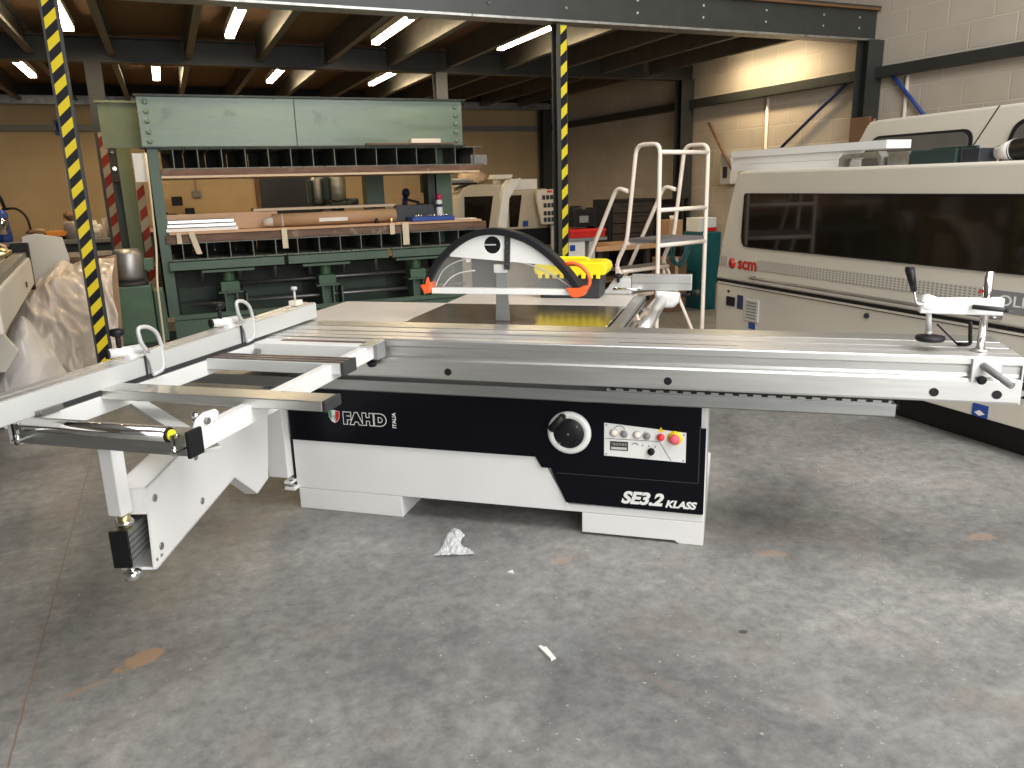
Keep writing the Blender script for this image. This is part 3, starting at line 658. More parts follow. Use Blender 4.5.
MB().box(-1.92, -1.885, -1.36, -1.27, .868, .884).cyl((-1.885, -1.35, .875), (-1.88, -1.35, .875), .008, 8).build('fence_rest', 'steel_dull', fe)
B(-1.925, -1.898, -1.27, -.12, .866, .882).build('fence_rail', 'dark_grey', fe)
def flip_stop(v, dz):
    g = MB().box(-1.965, -1.925, v-.075, v-.012, .955, .975).build('flip_stop', 'white_paint', fe, .003); g.location.z = dz
    # body lying across the fence, then the D-shaped swinging finger on the near side
    MB().cyl((-1.975, v-.118, .985), (-1.925, v-.02, .985), .017, 16).build('stop_body', 'white_paint', g)
    MB().cyl((-1.979, v-.126, .985), (-1.975, v-.118, .985), .0175, 16).build('body_cap', 'black_plastic', g)
    MB().cyl((-1.958, v-.085, .99), (-1.958, v-.085, 1.055), .0085, 10).build('knob_stem', 'black_plastic', g)
    MB().lathe([(.010, 1.038), (.024, 1.046), (.026, 1.060), (.020, 1.066), (0, 1.067)], (-1.958, v-.085, 0), 12).build('lock_knob', 'black_plastic', g)
    fl = MB()
    fl.tube([(-1.888, v-.030, .975), (-1.888, v-.058, 1.01), (-1.888, v-.068, 1.068), (-1.888, v-.02, 1.066), (-1.888, v+.022, 1.040), (-1.888, v+.038, .99), (-1.888, v+.038, .925), (-1.888, v+.028, .898), (-1.888, v-.020, .892)], .0075, 8, .02)
    fl.prism([(v-.048, .975), (v+.034, .985), (v+.034, .910), (v+.02, .894), (v-.026, .890), (v-.032, .94)], 'x', -1.891, -1.884)
    fl.build('stop_finger', 'fence_paint', g)
    B(-1.899, -1.893, v-.043, v-.038, .885, .965).build('finger_gap', 'dark_grey', g)
flip_stop(-.850, -.014); flip_stop(-.285, -.008)

# hold-down clamp at the right end of the carriage
cl = thing('hold_down_clamp', 'white eccentric hold-down clamp on a chrome post at the right end of the carriage', 'clamp', (1.90241, 2.44864, 0), -.683952)
cu_, cv_ = .942, -.005
MB().cyl((cu_, cv_, .8722), (cu_, cv_, 1.158), .0135, 20).build('post', 'chrome', cl)
MB().lathe([(.030, .872), (.030, .878), (.018, .882)], (cu_, cv_, 0), 20).build('post_base', 'aluminium', cl)
MB().prism([(.728, 1.008), (.728, 1.055), (.750, 1.072), (.775, 1.068), (.790, 1.062), (.995, 1.066), (.995, 1.004), (.80, 1.006)], 'y', cv_-.020, cv_+.020).build('clamp_arm', 'white_paint', cl, .005)
MB().lathe([(.026, -.024), (.026, .024)], (.755, cv_, 1.048), 20, 'y').build('cam_housing', 'white_paint', cl, .004)
MB().cyl((.768, cv_, .935), (.760, cv_, 1.03), .010, 12).lathe([(.008, .928), (.012, .935), (.008, .945)], (.768, cv_, 0), 10).build('spindle', 'light_grey', cl)
MB().lathe([(.045, .905), (.050, .912), (.048, .922), (.012, .926)], (.775, cv_, 0), 24).build('pressure_pad', 'dark_rubber', cl)
MB().tube([(.745, cv_-.03, 1.055), (.728, cv_-.03, 1.042), (.712, cv_-.03, 1.046), (.694, cv_-.03, 1.105)], .0045, 8, .01).build('lever', 'chrome', cl)
MB().cyl((.700, cv_-.03, 1.090), (.678, cv_-.03, 1.170), .010, 14, .017).lathe([(.017, 0), (.013, .006), (0, .007)], (.678, cv_-.03, 1.170), 14).build('lever_grip', 'black_plastic', cl)
MB().cyl((.893, cv_-.03, 1.036), (.985, cv_-.08, 1.034), .0085, 12).cyl((.985, cv_-.08, 1.034), (.990, cv_-.083, 1.034), .0095, 12).build('locking_handle', 'dark_grey', cl)
MB().box(.905, .985, -.112, -.101, .800, .862).box(.895, .908, -.112, -.099, .780, .865).build('mounting_plate', 'white_paint', cl, .002)
MB().cyl((.928, -.112, .842), (.985, -.235, .803), .0125, 16).build('turn_handle', 'mid_grey', cl)
MB().cyl((.985, -.235, .803), (.9855, -.236, .8027), .009, 12).build('handle_end', 'chrome', cl)
MB().lathe([(.010, -.112), (.015, -.118), (.016, -.128), (.008, -.132)], (.925, 0, .792), 10, 'y').build('clamp_knob', 'black_plastic', cl)
MB().tube([(.808, .06, .955), (.86, .07, .905), (.885, .07, .880)], .0035, 6).tube([(.885, .07, .880), (.93, .07, .88), (.925, .07, .905), (.920, .07, .965)], .007, 8, .02).build('rear_stop', 'black_plastic', cl)

# toolbox on the rear table
tb = thing('toolbox', 'black toolbox with a bright yellow lid on the rear table of the saw', 'toolbox', (1.90241, 2.44864, 0), -.683952)
MB().prism([(-.975, .8695), (-.635, .8695), (-.625, 1.00), (-.98, 1.00)], 'y', 1.17, 1.35).build('body', 'dark_grey', tb, .008)
MB().prism([(-.995, 1.0), (-.605, 1.0), (-.592, 1.03), (-.60, 1.06), (-.63, 1.072), (-.97, 1.072), (-1.0, 1.06), (-1.007, 1.03)], 'y', 1.15, 1.37).build('lid', 'yellow', tb, .008)
for k in range(9): MB().box(-.98+k*.041, -.957+k*.041, 1.142, 1.152, .982, 1.01).build('lid_rib', 'yellow', tb, .003)
MB().tube([(-.93, 1.26, 1.07), (-.91, 1.26, 1.085), (-.73, 1.26, 1.085), (-.71, 1.26, 1.07)], .009, 8, .02).build('handle', 'yellow', tb)
MB().box(-.89, -.73, 1.147, 1.151, 1.052, 1.060).build('handle_slot', 'black_plastic', tb)
#PARTB

# ------------------------------------------------------------------ long cream edgebander along the right wall (local x runs towards the camera, y into the machine)
def perf_mat():
    m, t, b = nt('perforated'); N = t.nodes; L = t.links
    tc = N.new('ShaderNodeTexCoord'); sp = N.new('ShaderNodeSeparateXYZ'); L.new(tc.outputs['Object'], sp.inputs[0])
    def fr(o, per):
        d = N.new('ShaderNodeMath'); d.operation = 'DIVIDE'; L.new(sp.outputs[o], d.inputs[0]); d.inputs[1].default_value = per
        f = N.new('ShaderNodeMath'); f.operation = 'FRACT'; L.new(d.outputs[0], f.inputs[0])
        g = N.new('ShaderNodeMath'); g.operation = 'GREATER_THAN'; L.new(f.outputs[0], g.inputs[0]); g.inputs[1].default_value = .48; return g.outputs[0]
    a = N.new('ShaderNodeMath'); a.operation = 'MULTIPLY'; L.new(fr('X', .030), a.inputs[0]); L.new(fr('Z', .0155), a.inputs[1])
    mx = N.new('ShaderNodeMix'); mx.data_type = 'RGBA'; L.new(a.outputs[0], mx.inputs[0]); mx.inputs[6].default_value = (.56, .53, .46, 1); mx.inputs[7].default_value = (.22, .21, .19, 1)
    L.new(mx.outputs[2], b.inputs['Base Color']); b.inputs['Roughness'].default_value = .4; MAT['perforated'] = m
perf_mat()
def rounded(x0, x1, z0, z1, r, n=5):
    q = []
    for cx, cz, a0 in ((x1-r, z0+r, -90), (x1-r, z1-r, 0), (x0+r, z1-r, 90), (x0+r, z0+r, 180)):
        for k in range(n+1):
            t = math.radians(a0+90*k/n); q.append((cx+r*math.cos(t), cz+r*math.sin(t)))
    return q
EB = thing('edgebander', 'long cream edgebanding machine with a dark window strip and red lettering', 'machine', (4.09, 5.21, 0), -1.6126215)
MB().box(0, 4.6, .0, .85, .18, .684).build('lower_cabinet', 'cream_machine', EB, .006)
MB().box(.05, 4.6, .12, .80, 0, .18).build('plinth', 'black_plastic', EB)
MB().box(0.0, 4.6, -.001, .10, .684, .700).build('seam', 'black_plastic', EB)
MB().box(0.0, 4.6, -.003, .10, .664, .668).build('seam_line', 'black_plastic', EB)
MB().prism([(-.025, .700), (.02, .95), (.085, 1.20), (.15, 1.42), (.185, 1.50), (.225, 1.535), (.27, 1.548), (4.6, 1.548), (4.6, .700)], 'y', 0, .55).build('hood', 'cream_machine', EB, .022, 4)
MB().box(-.05, 0, .02, .12, .44, .66).build('side_box', 'cream_old', EB, .004)
win = [(4.7, .985), (4.7, 1.375), (.33, 1.375), (.318, 1.37), (.312, 1.355), (.30, 1.20), (.298, 1.06), (.306, 1.02), (.33, .995), (.37, .985)]
MB().prism(win, 'y', -.006, .0).build('window', 'window_dark', EB)
MB().prism([(4.7, .978), (4.7, .985), (.37, .985), (.33, .995), (.306, 1.02), (.298, 1.06), (.30, 1.20), (.312, 1.355), (.318, 1.37), (.33, 1.375), (4.7, 1.375), (4.7, 1.383), (.325, 1.383), (.305, 1.373), (.290, 1.06), (.30, 1.012), (.325, .984), (.37, .978)], 'y', -.008, -.002).build('window_seal', 'black_plastic', EB)
MB().box(.50, 2.40, -.003, .0, .812, .892).box(.02, .13, -.003, .0, .812, .892).build('perforated_strip', 'perforated', EB)
text('lettering', 'scm', 'red', EB, (.262, -.004, .808), RX, .130, .0003, .0045, sx=1.12, label='red lettering')
em = MB().lathe([(.042, 0), (.042, -.004), (0, -.004)], (.190, 0, .842), 24, 'y').build('round_emblem', 'red', EB)
MB().prism([(.192, .842), (.240, .876), (.246, .856)], 'y', -.006, -.004).build('emblem_cut', 'cream_machine', em)
MB().tube([(.475, 0, .756), (.475, -.05, .756), (2.5, -.05, .748), (2.5, 0, .748)], .011, 8, .01).build('grab_bar', 'steel_dull', EB)
pl = MB().box(2.395, 3.35, -.004, 0, .775, .888).build('name_plate', 'mid_grey', EB)
MB().prism([(2.395, .868), (2.43, .888), (2.395, .888), (2.36, .872), (2.35, .862)], 'y', -.007, -.004).build('plate_mark', 'bright_red', pl)
text('lettering', 'OLIMPIC', 'white_plastic', pl, (2.475, -.005, .812), RX, .078, .0003, .0008, sx=1.25)
text('lettering', 's e r i e s', 'light_grey', pl, (2.50, -.005, .783), RX, .018, .0002, 0)
MB().cyl((.16, 0, .615), (.16, -.008, .615), .012, 10).build('screw', 'dark_grey', EB)
MB().box(.14, .245, -.01, 0, .50, .575).build('socket', 'black_plastic', EB, .003)
MB().box(.275, .345, -.004, 0, .49, .60).build('blue_label', 'blue_dark', EB)
vp = MB().box(.375, .545, -.012, 0, .415, .585).build('vent_panel', 'light_grey', EB, .004)
for k in range(6): B(.40, .52, -.0135, -.012, .435+k*.024, .445+k*.024).build('slot', 'mid_grey', vp)
MB().box(.43, .505, -.004, 0, .355, .405).build('blue_label', 'blue', EB)
MB().cyl((1.60, 0, .625), (1.60, -.012, .625), .018, 12).build('lock', 'dark_grey', EB)
sg = MB().box(2.405, 2.50, -.004, 0, .183, .255).build('blue_sign', 'blue', EB)
MB().prism([(2.42, .205), (2.45, .190), (2.485, .205), (2.45, .222)], 'y', -.006, -.004).build('diamond', 'white_plastic', sg)
MB().box(2.645, 2.74, -.004, 0, .44, .51).build('blue_label', 'blue_dark', EB)
MB().box(2.65, 2.74, -.004, 0, .39, .43).build('dark_label', 'dark_grey', EB)
st = MB().box(2.655, 2.74, -.004, 0, .335, .385).build('white_label', 'paper', EB)
MB().prism([(2.665, .345), (2.70, .37), (2.73, .345)], 'y', -.006, -.004).build('label_mark', 'black_plastic', st)
# rear enclosure
RB = thing('machine_enclosure', 'tall cream machine hood with rounded dark windows behind the edgebander', 'machine', (5.0, 4.75, 0), -1.6126215)
MB().prism([(-.10, 0), (-.10, 1.58), (-.03, 1.66), (.10, 1.86), (.14, 1.885), (.20, 1.892), (4.6, 1.945), (4.6, 0)], 'y', 0, 1.2).build('hood', 'cream_machine', RB, .02, 3)
MB().prism([(1.19, 1.903), (1.20, 1.903), (1.0, 1.60), (.99, 1.60)], 'y', -.002, 0).build('seam', 'dark_grey', RB)
def encl_window(x0, x1, z0, z1, sl):
    o = [(p[0]+(sl if p[0] < (x0+x1)/2 else 0)*(p[1]-z0), p[1]) for p in rounded(x0, x1, z0, z1, .07)]
    c = ((x0+x1)/2, (z0+z1)/2); i_ = [(c[0]+(p[0]-c[0])*.955, c[1]+(p[1]-c[1])*.87) for p in o]
    f = MB().prism(o, 'y', -.012, 0).build('window_seal', 'black_plastic', RB)
    MB().prism(i_, 'y', -.015, -.012).build('window', 'screen_grey', f)
encl_window(.03, 1.03, 1.50, 1.775, .55); encl_window(1.22, 2.6, 1.50, 1.81, .35)

# things lying on the edgebander
for k, (z, x1, dy) in enumerate(((1.549, 1.12, 0), (1.601, 1.13, .005), (1.653, 1.52, -.005))):
    o = MB().prism([(.12+dy, z), (.32+dy, z), (.32+dy, z+.050), (.12+dy, z+.050)], 'x', -.04, x1).build('white_profile', 'bright_white')
    o.location = (4.09, 5.21, 0); o.rotation_euler = (0, 0, -1.6126215)
    tag(o, ('white plastic profile at the bottom of the stack on the edgebander', 'white plastic profile in the middle of the stack on the edgebander', 'longest white plastic profile, on top of the stack on the edgebander')[k], 'profile', 'white profiles on the edgebander')
def on_eb(name, label, cat, mat, mb, bevel=0):
    o = mb.build(name, mat, None, bevel); o.location = (4.09, 5.21, 0); o.rotation_euler = (0, 0, -1.6126215); return tag(o, label, cat)
on_eb('steel_hoop', 'curved bright steel guard piece beside the end of the white profiles', 'steel part', 'galv', MB().prism([(1.22, 1.549), (1.22, 1.60), (1.25, 1.625), (1.54, 1.635), (1.57, 1.60), (1.57, 1.549), (1.555, 1.549), (1.54, 1.60), (1.26, 1.60), (1.24, 1.549)], 'y', .03, .10))
on_eb('steel_plate', 'narrow upright galvanised plate between the hoop and the steel trough', 'steel part', 'galv', MB().box(1.60, 1.76, .05, .30, 1.549, 1.625), .003)
on_eb('steel_trough', 'long dull green-grey steel channel lying on the edgebander', 'steel part', 'dark_teal_machine', MB().box(1.78, 2.08, .04, .06, 1.549, 1.625).box(1.78, 2.08, .06, .20, 1.549, 1.565).box(1.78, 2.08, .20, .22, 1.549, 1.64).box(1.78, 1.79, .06, .20, 1.549, 1.63), .002)
on_eb('steel_box', 'short dark steel box with a bright left corner beside the wrapped roll', 'steel part', 'graphite_panel', MB().box(2.10, 2.21, .06, .20, 1.549, 1.622).box(2.095, 2.105, .058, .20, 1.549, 1.624), .004)
rr_ = thing('wrapped_roll', 'black roll in clear wrapping at the right end of the edgebander top', 'roll', (4.09, 5.21, 0), -1.6126215)
MB().cyl((2.33, .16, 1.606), (3.5, .16, 1.606), .056, 24).build('roll', 'black_plastic', rr_)
MB().cyl((2.24, .16, 1.595), (2.34, .16, 1.606), .034, 20, .0575).build('wrapping', 'plastic_bag', rr_)

# ------------------------------------------------------------------ things on the right wall
def simple(name, label, cat, mat, mb, bevel=0, group=None): return tag(mb.build(name, mat, None, bevel), label, cat, group)
simple('blue_hose', 'dark blue hose slanting down the wall left of the wall column', 'hose', 'blue_dark', MB().tube([(6.80, 6.40, 2.56), (6.80, 6.60, 2.46), (6.80, 7.0, 2.21), (6.80, 7.62, 1.80)], .018, 8, .1))
simple('blue_hose', 'blue hose slanting down the wall right of the wall column', 'hose', 'blue', MB().tube([(6.80, 6.15, 2.54), (6.80, 5.9, 2.29), (6.80, 5.63, 2.02)], .018, 8, .1))
simple('conduit', 'pale cable conduit on the wall above the white profiles', 'conduit', 'off_white_tube', MB().cyl((6.83, 7.88, .3), (6.83, 7.88, 2.43), .018, 10))
simple('conduit', 'pale cable conduit on the wall right of the wall column', 'conduit', 'off_white_tube', MB().cyl((6.83, 5.90, .3), (6.83, 5.90, 2.43), .018, 10))
simple('cardboard_sheet', 'brown cardboard sheet leaning at the foot of the wall column', 'cardboard', 'cardboard_dark', MB().box(6.56, 6.59, 6.08, 6.32, 0, 2.06))
eb_ = thing('electrical_box', 'grey electrical box on the wall behind the end of the edgebander', 'box', (6.82, 8.5, 1.6))
B(-.10, .028, -.12, .10, -.18, .20).build('box', 'light_grey', eb_, .01); B(-.108, -.10, -.05, .03, -.10, .04).build('switch', 'dark_grey', eb_)
simple('wooden_pole', 'dark reddish pole leaning beside the grey electrical box', 'pole', 'wood_dark', MB().cyl((6.76, 8.92, 2.21), (6.66, 8.28, 1.60), .02, 8))

# ------------------------------------------------------------------ mobile platform steps
LB = Vector((3.35, 4.98, 0)); ang = math.radians(15); ld = Vector((math.cos(ang), math.sin(ang), 0)); le = Vector((-math.sin(ang), math.cos(ang), 0))
def lp(a, b, z): return LB+ld*a+le*b+Vector((0, 0, z))
ST = thing('platform_steps', 'cream tubular mobile platform steps with hooped handrails and a grey tread', 'steps', (0, 0, 0))
Wd, Dp, pz, tz_ = .555, .29, 1.035, 1.755
for a in (0, Wd):
    MB().tube([lp(a, 0, 0), lp(a, 0, .5), lp(a, -.0, tz_), lp(a, Dp-.06, tz_), lp(a, Dp+.03, pz), lp(a, Dp+.14, .86), lp(a, Dp+.10, .62)], .0165, 8, .07).build('hoop_frame', 'off_white_tube', ST)
    MB().tube([lp(a, Dp+.02, 1.42), lp(a, Dp+.14, 1.45), lp(a, Dp+.75, .35), lp(a, Dp+.80, 0.02)], .0165, 8, .06).build('handrail', 'off_white_tube', ST)
    MB().tube([lp(a, Dp+.10, .62), lp(a, Dp+.68, .02)], .0165, 8).build('stringer', 'off_white_tube', ST)
    MB().tube([lp(a, Dp+.14, .86), lp(a, .0, .12)], .014, 8).build('brace', 'off_white_tube', ST)
for z in (tz_-.06, 1.28, pz-.015): MB().tube([lp(0, -.0, z), lp(Wd, -.0, z)], .0165, 8).build('cross_rail', 'off_white_tube', ST)
MB().tube([lp(0, 0, .12), lp(Wd, 0, .12)], .0165, 8).build('cross_rail', 'off_white_tube', ST)
MB().tube([lp(0, Dp+.03, pz-.01), lp(Wd, Dp+.03, pz-.01)], .0165, 8).build('cross_rail', 'off_white_tube', ST)
def slab(a0, a1, b0, b1, z0, z1):
    m = MB(); vs = [lp(a, b, z) for z in (z0, z1) for a, b in ((a0, b0), (a1, b0), (a1, b1), (a0, b1))]
    return m.add(vs, [(3,2,1,0),(4,5,6,7),(0,1,5,4),(1,2,6,5),(2,3,7,6),(3,0,4,7)])
slab(.01, Wd-.01, 0.0, Dp+.04, pz, pz+.028).build('platform', 'platform_grey', ST)
for z, b in ((.80, Dp+.16), (.56, Dp+.32), (.32, Dp+.48)):
    slab(.01, Wd-.01, b-.08, b+.08, z, z+.02).build('step', 'platform_grey', ST)
    MB().tube([lp(0, b-.08, z), lp(Wd, b-.08, z)], .0165, 8).build('cross_rail', 'off_white_tube', ST)

# ------------------------------------------------------------------ behind the steps
wb = thing('workbench', 'wooden topped workbench along the right wall behind the steps', 'workbench', (0, 0, 0))
B(4.79, 6.35, 8.45, 9.1, .66, .72).build('worktop', 'wood_light', wb, .004)
for x in (4.85, 5.55, 6.28):
    for y in (8.5, 9.02): B(x-.03, x+.03, y-.03, y+.03, 0, .66).build('leg', 'dark_grey', wb)
B(4.85, 6.28, 8.6, 8.98, .25, .28).build('shelf', 'cardboard_dark', wb)
tc_ = thing('tool_cabinet', 'black tool cabinet with drawers standing behind the steps', 'cabinet', (0, 0, 0))
B(5.38, 6.10, 9.15, 9.6, 0, 1.26).build('body', 'black_plastic', tc_, .008)
for k in range(5): 
    d_ = B(5.42, 6.06, 9.13, 9.15, .55+k*.135, .67+k*.135).build('drawer', 'rust_black', tc_); B(5.55, 5.95, 9.115, 9.13, .64+k*.135, .65+k*.135).build('handle', 'dark_grey', d_)
rk = thing('shelf_rack', 'dark open rack holding boxes beside the black tool cabinet', 'rack', (0, 0, 0))
for x in (6.14, 6.60):
    for y in (9.15, 9.3): B(x-.02, x+.02, y-.02, y+.02, 0, 1.25).build('post', 'black_plastic', rk)
for z in (.3, .78, 1.22): B(6.12, 6.62, 9.13, 9.32, z, z+.02).build('shelf', 'black_plastic', rk)
B(6.12, 6.62, 9.31, 9.32, .02, 1.22).build('back_panel', 'rust_black', rk)
ob = thing('air_compressor', 'black portable machine standing on a red toolbox behind the taped column', 'machine', (0, 0, 0))
MB().box(4.50, 4.78, 8.5, 8.72, .965, 1.17).cyl((4.52, 8.61, 1.17), (4.66, 8.61, 1.17), .05, 14).box(4.78, 4.83, 8.5, 8.72, .945, 1.19).build('body', 'black_plastic', ob, .01)
B(4.58, 4.70, 8.492, 8.5, 1.02, 1.10).build('face_plate', 'mid_grey', ob)
rt_ = thing('toolbox', 'flat red metal toolbox under the black portable machine', 'toolbox', (0, 0, 0))
B(4.44, 4.92, 8.46, 8.76, .84, .945).build('body', 'red', rt_, .008); B(4.43, 4.93, 8.455, 8.765, .915, .93).build('lid_edge', 'bright_red', rt_)
wc = thing('drawer_unit', 'pale grey drawer unit with a blue sticker behind the taped column', 'cabinet', (0, 0, 0))
B(4.40, 4.94, 8.45, 8.8, .80, .838).build('top', 'mid_grey', wc, .004); B(4.42, 4.64, 8.47, 8.78, 0, .80).build('body', 'white_plastic', wc, .005); B(4.70, 4.78, 8.47, 8.78, 0, .80).build('side_panel', 'light_grey', wc, .004)
B(4.43, 4.50, 8.462, 8.47, .69, .76).build('sticker', 'blue', wc)
tl = thing('teal_machine', 'teal machine body with coiled hoses between the steps and the edgebander', 'machine', (0, 0, 0))
MB().prism([(5.64, 0), (5.88, 0), (5.88, .90), (5.60, .90), (5.60, .82)], 'y', 7.45, 7.8).build('body', 'teal', tl, .01)
for k in range(3): MB().tube([(5.12+k*.05, 7.40, .84), (5.10+k*.03, 7.38, .66), (5.20+k*.03, 7.38, .55-.02*k), (5.32+k*.03, 7.38, .66), (5.36+k*.03, 7.42, .86)], .010, 6, .08).build('hose', 'teal', tl)
MB().tube([(5.10, 7.42, .86), (5.52, 7.48, .86)], .012, 6).build('hose_rail', 'dark_grey', tl)
bx = thing('cardboard_box', 'brown cardboard box under the steps tread by the teal machine', 'box', (0, 0, 0))
B(5.20, 5.48, 7.55, 7.85, 0, .62).build('carton', 'cardboard_dark', bx, .004); B(5.32, 5.36, 7.548, 7.55, .1, .62).build('tape', 'masking_tape', bx)
bx = thing('cardboard_box', 'small brown cardboard box on the workbench beside the steps', 'box', (0, 0, 0))
B(5.95, 6.16, 8.6, 8.85, .72, .99).build('carton', 'cardboard', bx, .004); MB().cyl((6.08, 8.72, .99), (6.08, 8.72, 1.04), .04, 12).build('cap', 'paper', bx)
bx = thing('red_white_carton', 'white carton with a red base on the teal machine', 'box', (0, 0, 0))
B(5.60, 5.84, 7.5, 7.75, .905, 1.06).build('carton', 'paper', bx, .004); B(5.70, 5.845, 7.495, 7.755, .905, .95).build('red_base', 'red', bx)

# ------------------------------------------------------------------ cream CNC router in the back
cn = thing('cnc_router', 'cream CNC machine with dark openings in the back beyond the press', 'machine', (0, 0, 0))
MB().prism([(3.66, 0), (3.66, 1.0), (3.74, 1.32), (3.84, 1.46), (3.95, 1.50), (4.42, 1.50), (4.42, 0)], 'y', 10.5, 11.5).build('left_hood', 'cream_old', cn, .02, 3)
MB().prism([(3.82, .70), (3.84, 1.34), (4.27, 1.34), (4.20, .95), (4.16, .70)], 'y', 10.485, 10.5).build('opening', 'window_dark', cn)
MB().prism([(4.20, .60), (4.40, 1.46), (4.50, 1.56), (4.66, 1.57), (4.47, 1.30), (4.38, .60)], 'y', 10.36, 10.55).build('diagonal_panel', 'white_plastic', cn, .01)
MB().box(4.60, 5.02, 10.6, 11.3, 1.30, 1.56).build('rear_cover', 'white_plastic', cn, .01)
MB().prism([(4.40, .86), (4.44, 1.30), (4.50, 1.39), (4.60, 1.41), (5.08, 1.42), (5.08, .86)], 'y', 10.40, 11.2).build('right_hood', 'cream_old', cn, .02, 3)
MB().prism([(4.47, .90), (4.47, 1.34), (4.67, 1.34), (4.60, .90)], 'y', 10.385, 10.40).build('opening', 'window_dark', cn)
MB().box(3.9, 5.6, 10.5, 11.4, .0, .55).build('base', 'cream_old', cn, .01)
MB().box(4.45, 5.3, 10.42, 10.5, .62, .86).build('gantry_panel', 'black_plastic', cn)
B(4.68, 4.76, 10.38, 10.40, .90, .98).build('sticker', 'blue', cn)
cp2 = MB().prism([(4.90, .92), (4.83, 1.26), (4.83, 1.40), (5.30, 1.42), (5.30, .92)], 'y', 10.20, 10.28).build('control_console', 'cream_machine', cn, .02)
for r_, n_k in ((1.30, 6), (1.19, 5), (1.08, 5), (.99, 4)):
    for k in range(n_k): B(4.90+k*.062+(.02 if r_ < 1.25 else 0), 4.945+k*.062+(.02 if r_ < 1.25 else 0), 10.188, 10.20, r_-.03, r_+.03).build('key', 'dark_grey', cp2)
B(5.24, 5.29, 10.188, 10.20, 1.02, 1.16).build('green_key', 'green_label', cp2); B(4.98, 5.05, 10.188, 10.20, 1.365, 1.395).build('red_key', 'bright_red', cp2)
MB().cyl((5.13, 10.3, 0), (5.13, 10.3, .93), .05, 14).build('console_post', 'light_grey', cn)
cw = thing('folded_sheets', 'dark folded sheets on top of the cream CNC machine', 'sheets', (0, 0, 0))
for k in range(3): B(3.70+.02*k, 4.06-.05*k, 10.55, 10.9, 1.503+.03*k, 1.53+.03*k).build('sheet', ('black_plastic', 'mid_grey', 'light_grey')[k], cw, .008)
def blob(name, mat, c, r, sc_=(1, 1, 1), amp=.25, fr_=2.5, n=3, parent=None, seed=0):
    import bmesh
    bm = bmesh.new(); bmesh.ops.create_icosphere(bm, subdivisions=n, radius=1)
    for v in bm.verts:
        d = 1+amp*noise.fractal(v.co*fr_+Vector((seed*3.1, seed, 0)), .8, 2.2, 4)
        v.co = Vector((v.co.x*sc_[0]*d*r+c[0], v.co.y*sc_[1]*d*r+c[1], max(-1, v.co.z)*sc_[2]*d*r+c[2]))
    me = bpy.data.meshes.new(name); bm.to_mesh(me); bm.free(); me.materials.append(MAT[mat]); me.polygons.foreach_set('use_smooth', [True]*len(me.polygons))
    o = bpy.data.objects.new(name, me); C.objects.link(o); o.parent = parent; return o
tag(blob('cloth_bundle', 'wood_pale', (4.24, 11.15, 1.60), .20, (1.1, .8, .5), .4), 'pale crumpled cloth heaped on top of the cream CNC machine', 'cloth')
simple('paper_stack', 'stack of white sheets beside the pale cloth on the CNC machine', 'paper', 'paper', MB().box(4.40, 4.66, 10.7, 11.0, 1.572, 1.60).box(4.42, 4.68, 10.72, 11.0, 1.60, 1.63))

# ------------------------------------------------------------------ old green veneer press
PR = thing('veneer_press', 'large old green multi-ram press with a riveted pale green top beam', 'press', (0, 7.8, 0))
tbm = MB().box(-.12, 2.86, 0, .02, 1.895, 2.315).build('top_beam', 'press_pale', PR, .002)
tbm['label'] = 'pale green riveted beam'
MB().box(-.14, 2.89, -.035, .18, 2.315, 2.332).box(-.14, 2.88, -.03, .16, 1.883, 1.897).build('flange', 'press_dark', tbm)
MB().box(1.205, 1.212, -.0025, 0, 1.897, 2.31).build('weld_seam', 'rust_black', tbm)
for x, zz in ((-.055, (2.27, 2.19, 2.11, 2.02, 1.94)), (2.79, (2.26, 2.18, 2.10, 2.02, 1.94)),):
    for z in zz: MB().lathe([(.024, 0), (.022, -.012), (.012, -.018), (0, -.018)], (x, 0, z), 12, 'y').build('rivet', 'press_pale', tbm)
MB().box(-.44, -.13, .25, .28, 1.90, 2.29).box(-.46, -.12, .22, .35, 2.28, 2.30).build('rear_beam_end', 'press_olive', PR)
MB().box(-.12, 2.86, 1.0, 1.02, 1.895, 2.30).build('rear_beam', 'press_dark', PR)
for x0, x1, y0 in ((-.105, .0, .02), (2.68, 2.86, .42)):
    MB().box(x0, x1, y0, y0+.02, .38, 1.885).box(x0, x0+.015, y0, y0+.14, .38, 1.885).box(x1-.015, x1, y0+.02, y0+.14, .38, 1.885).build('upright', 'press_green', PR)
B(2.60, 2.678, .42, .60, .4, 1.885).build('upright_side', 'press_dark', PR)
for x0, x1 in ((2.08, 2.28), (-.45, -.30)):
    B(x0, x1, 1.05, 1.25, 0, 1.89).build('rear_upright', 'press_dark' if x0 != 2.08 else 'press_green', PR)
# rows of steel sections seen end-on
for i in range(15):
    x = .02+i*.205
    MB().box(x+.095, x+.103, .03, 1.2, 1.712, 1.873).box(x, x+.198, .03, 1.2, 1.873, 1.882).box(x, x+.198, .03, 1.2, 1.703, 1.712).build('platen_section', 'i_section', PR)
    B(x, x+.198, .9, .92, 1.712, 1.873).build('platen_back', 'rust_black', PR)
for i in range(15):
    x = .0+i*.205
    MB().box(x+.095, x+.103, -.02, 1.2, .905, 1.045).box(x, x+.198, -.02, 1.2, 1.045, 1.054).box(x, x+.198, -.02, 1.2, .896, .905).build('platen_section', 'i_section', PR)
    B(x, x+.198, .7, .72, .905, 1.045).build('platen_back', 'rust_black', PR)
MB().box(.0, 3.06, .0, 1.2, 1.645, 1.702).build('upper_platen', 'wood_dark', PR, .004)
MB().box(.0, 3.03, -.015, 1.2, 1.625, 1.645).build('platen_facing', 'wood_pale', PR)
MB().box(2.96, 3.14, .05, .4, 1.70, 1.80).build('platen_bracket', 'mid_grey', PR)
MB().box(-.03, 3.08, -.02, 1.2, 1.056, 1.128).build('lower_platen', 'wood_dark', PR, .004)
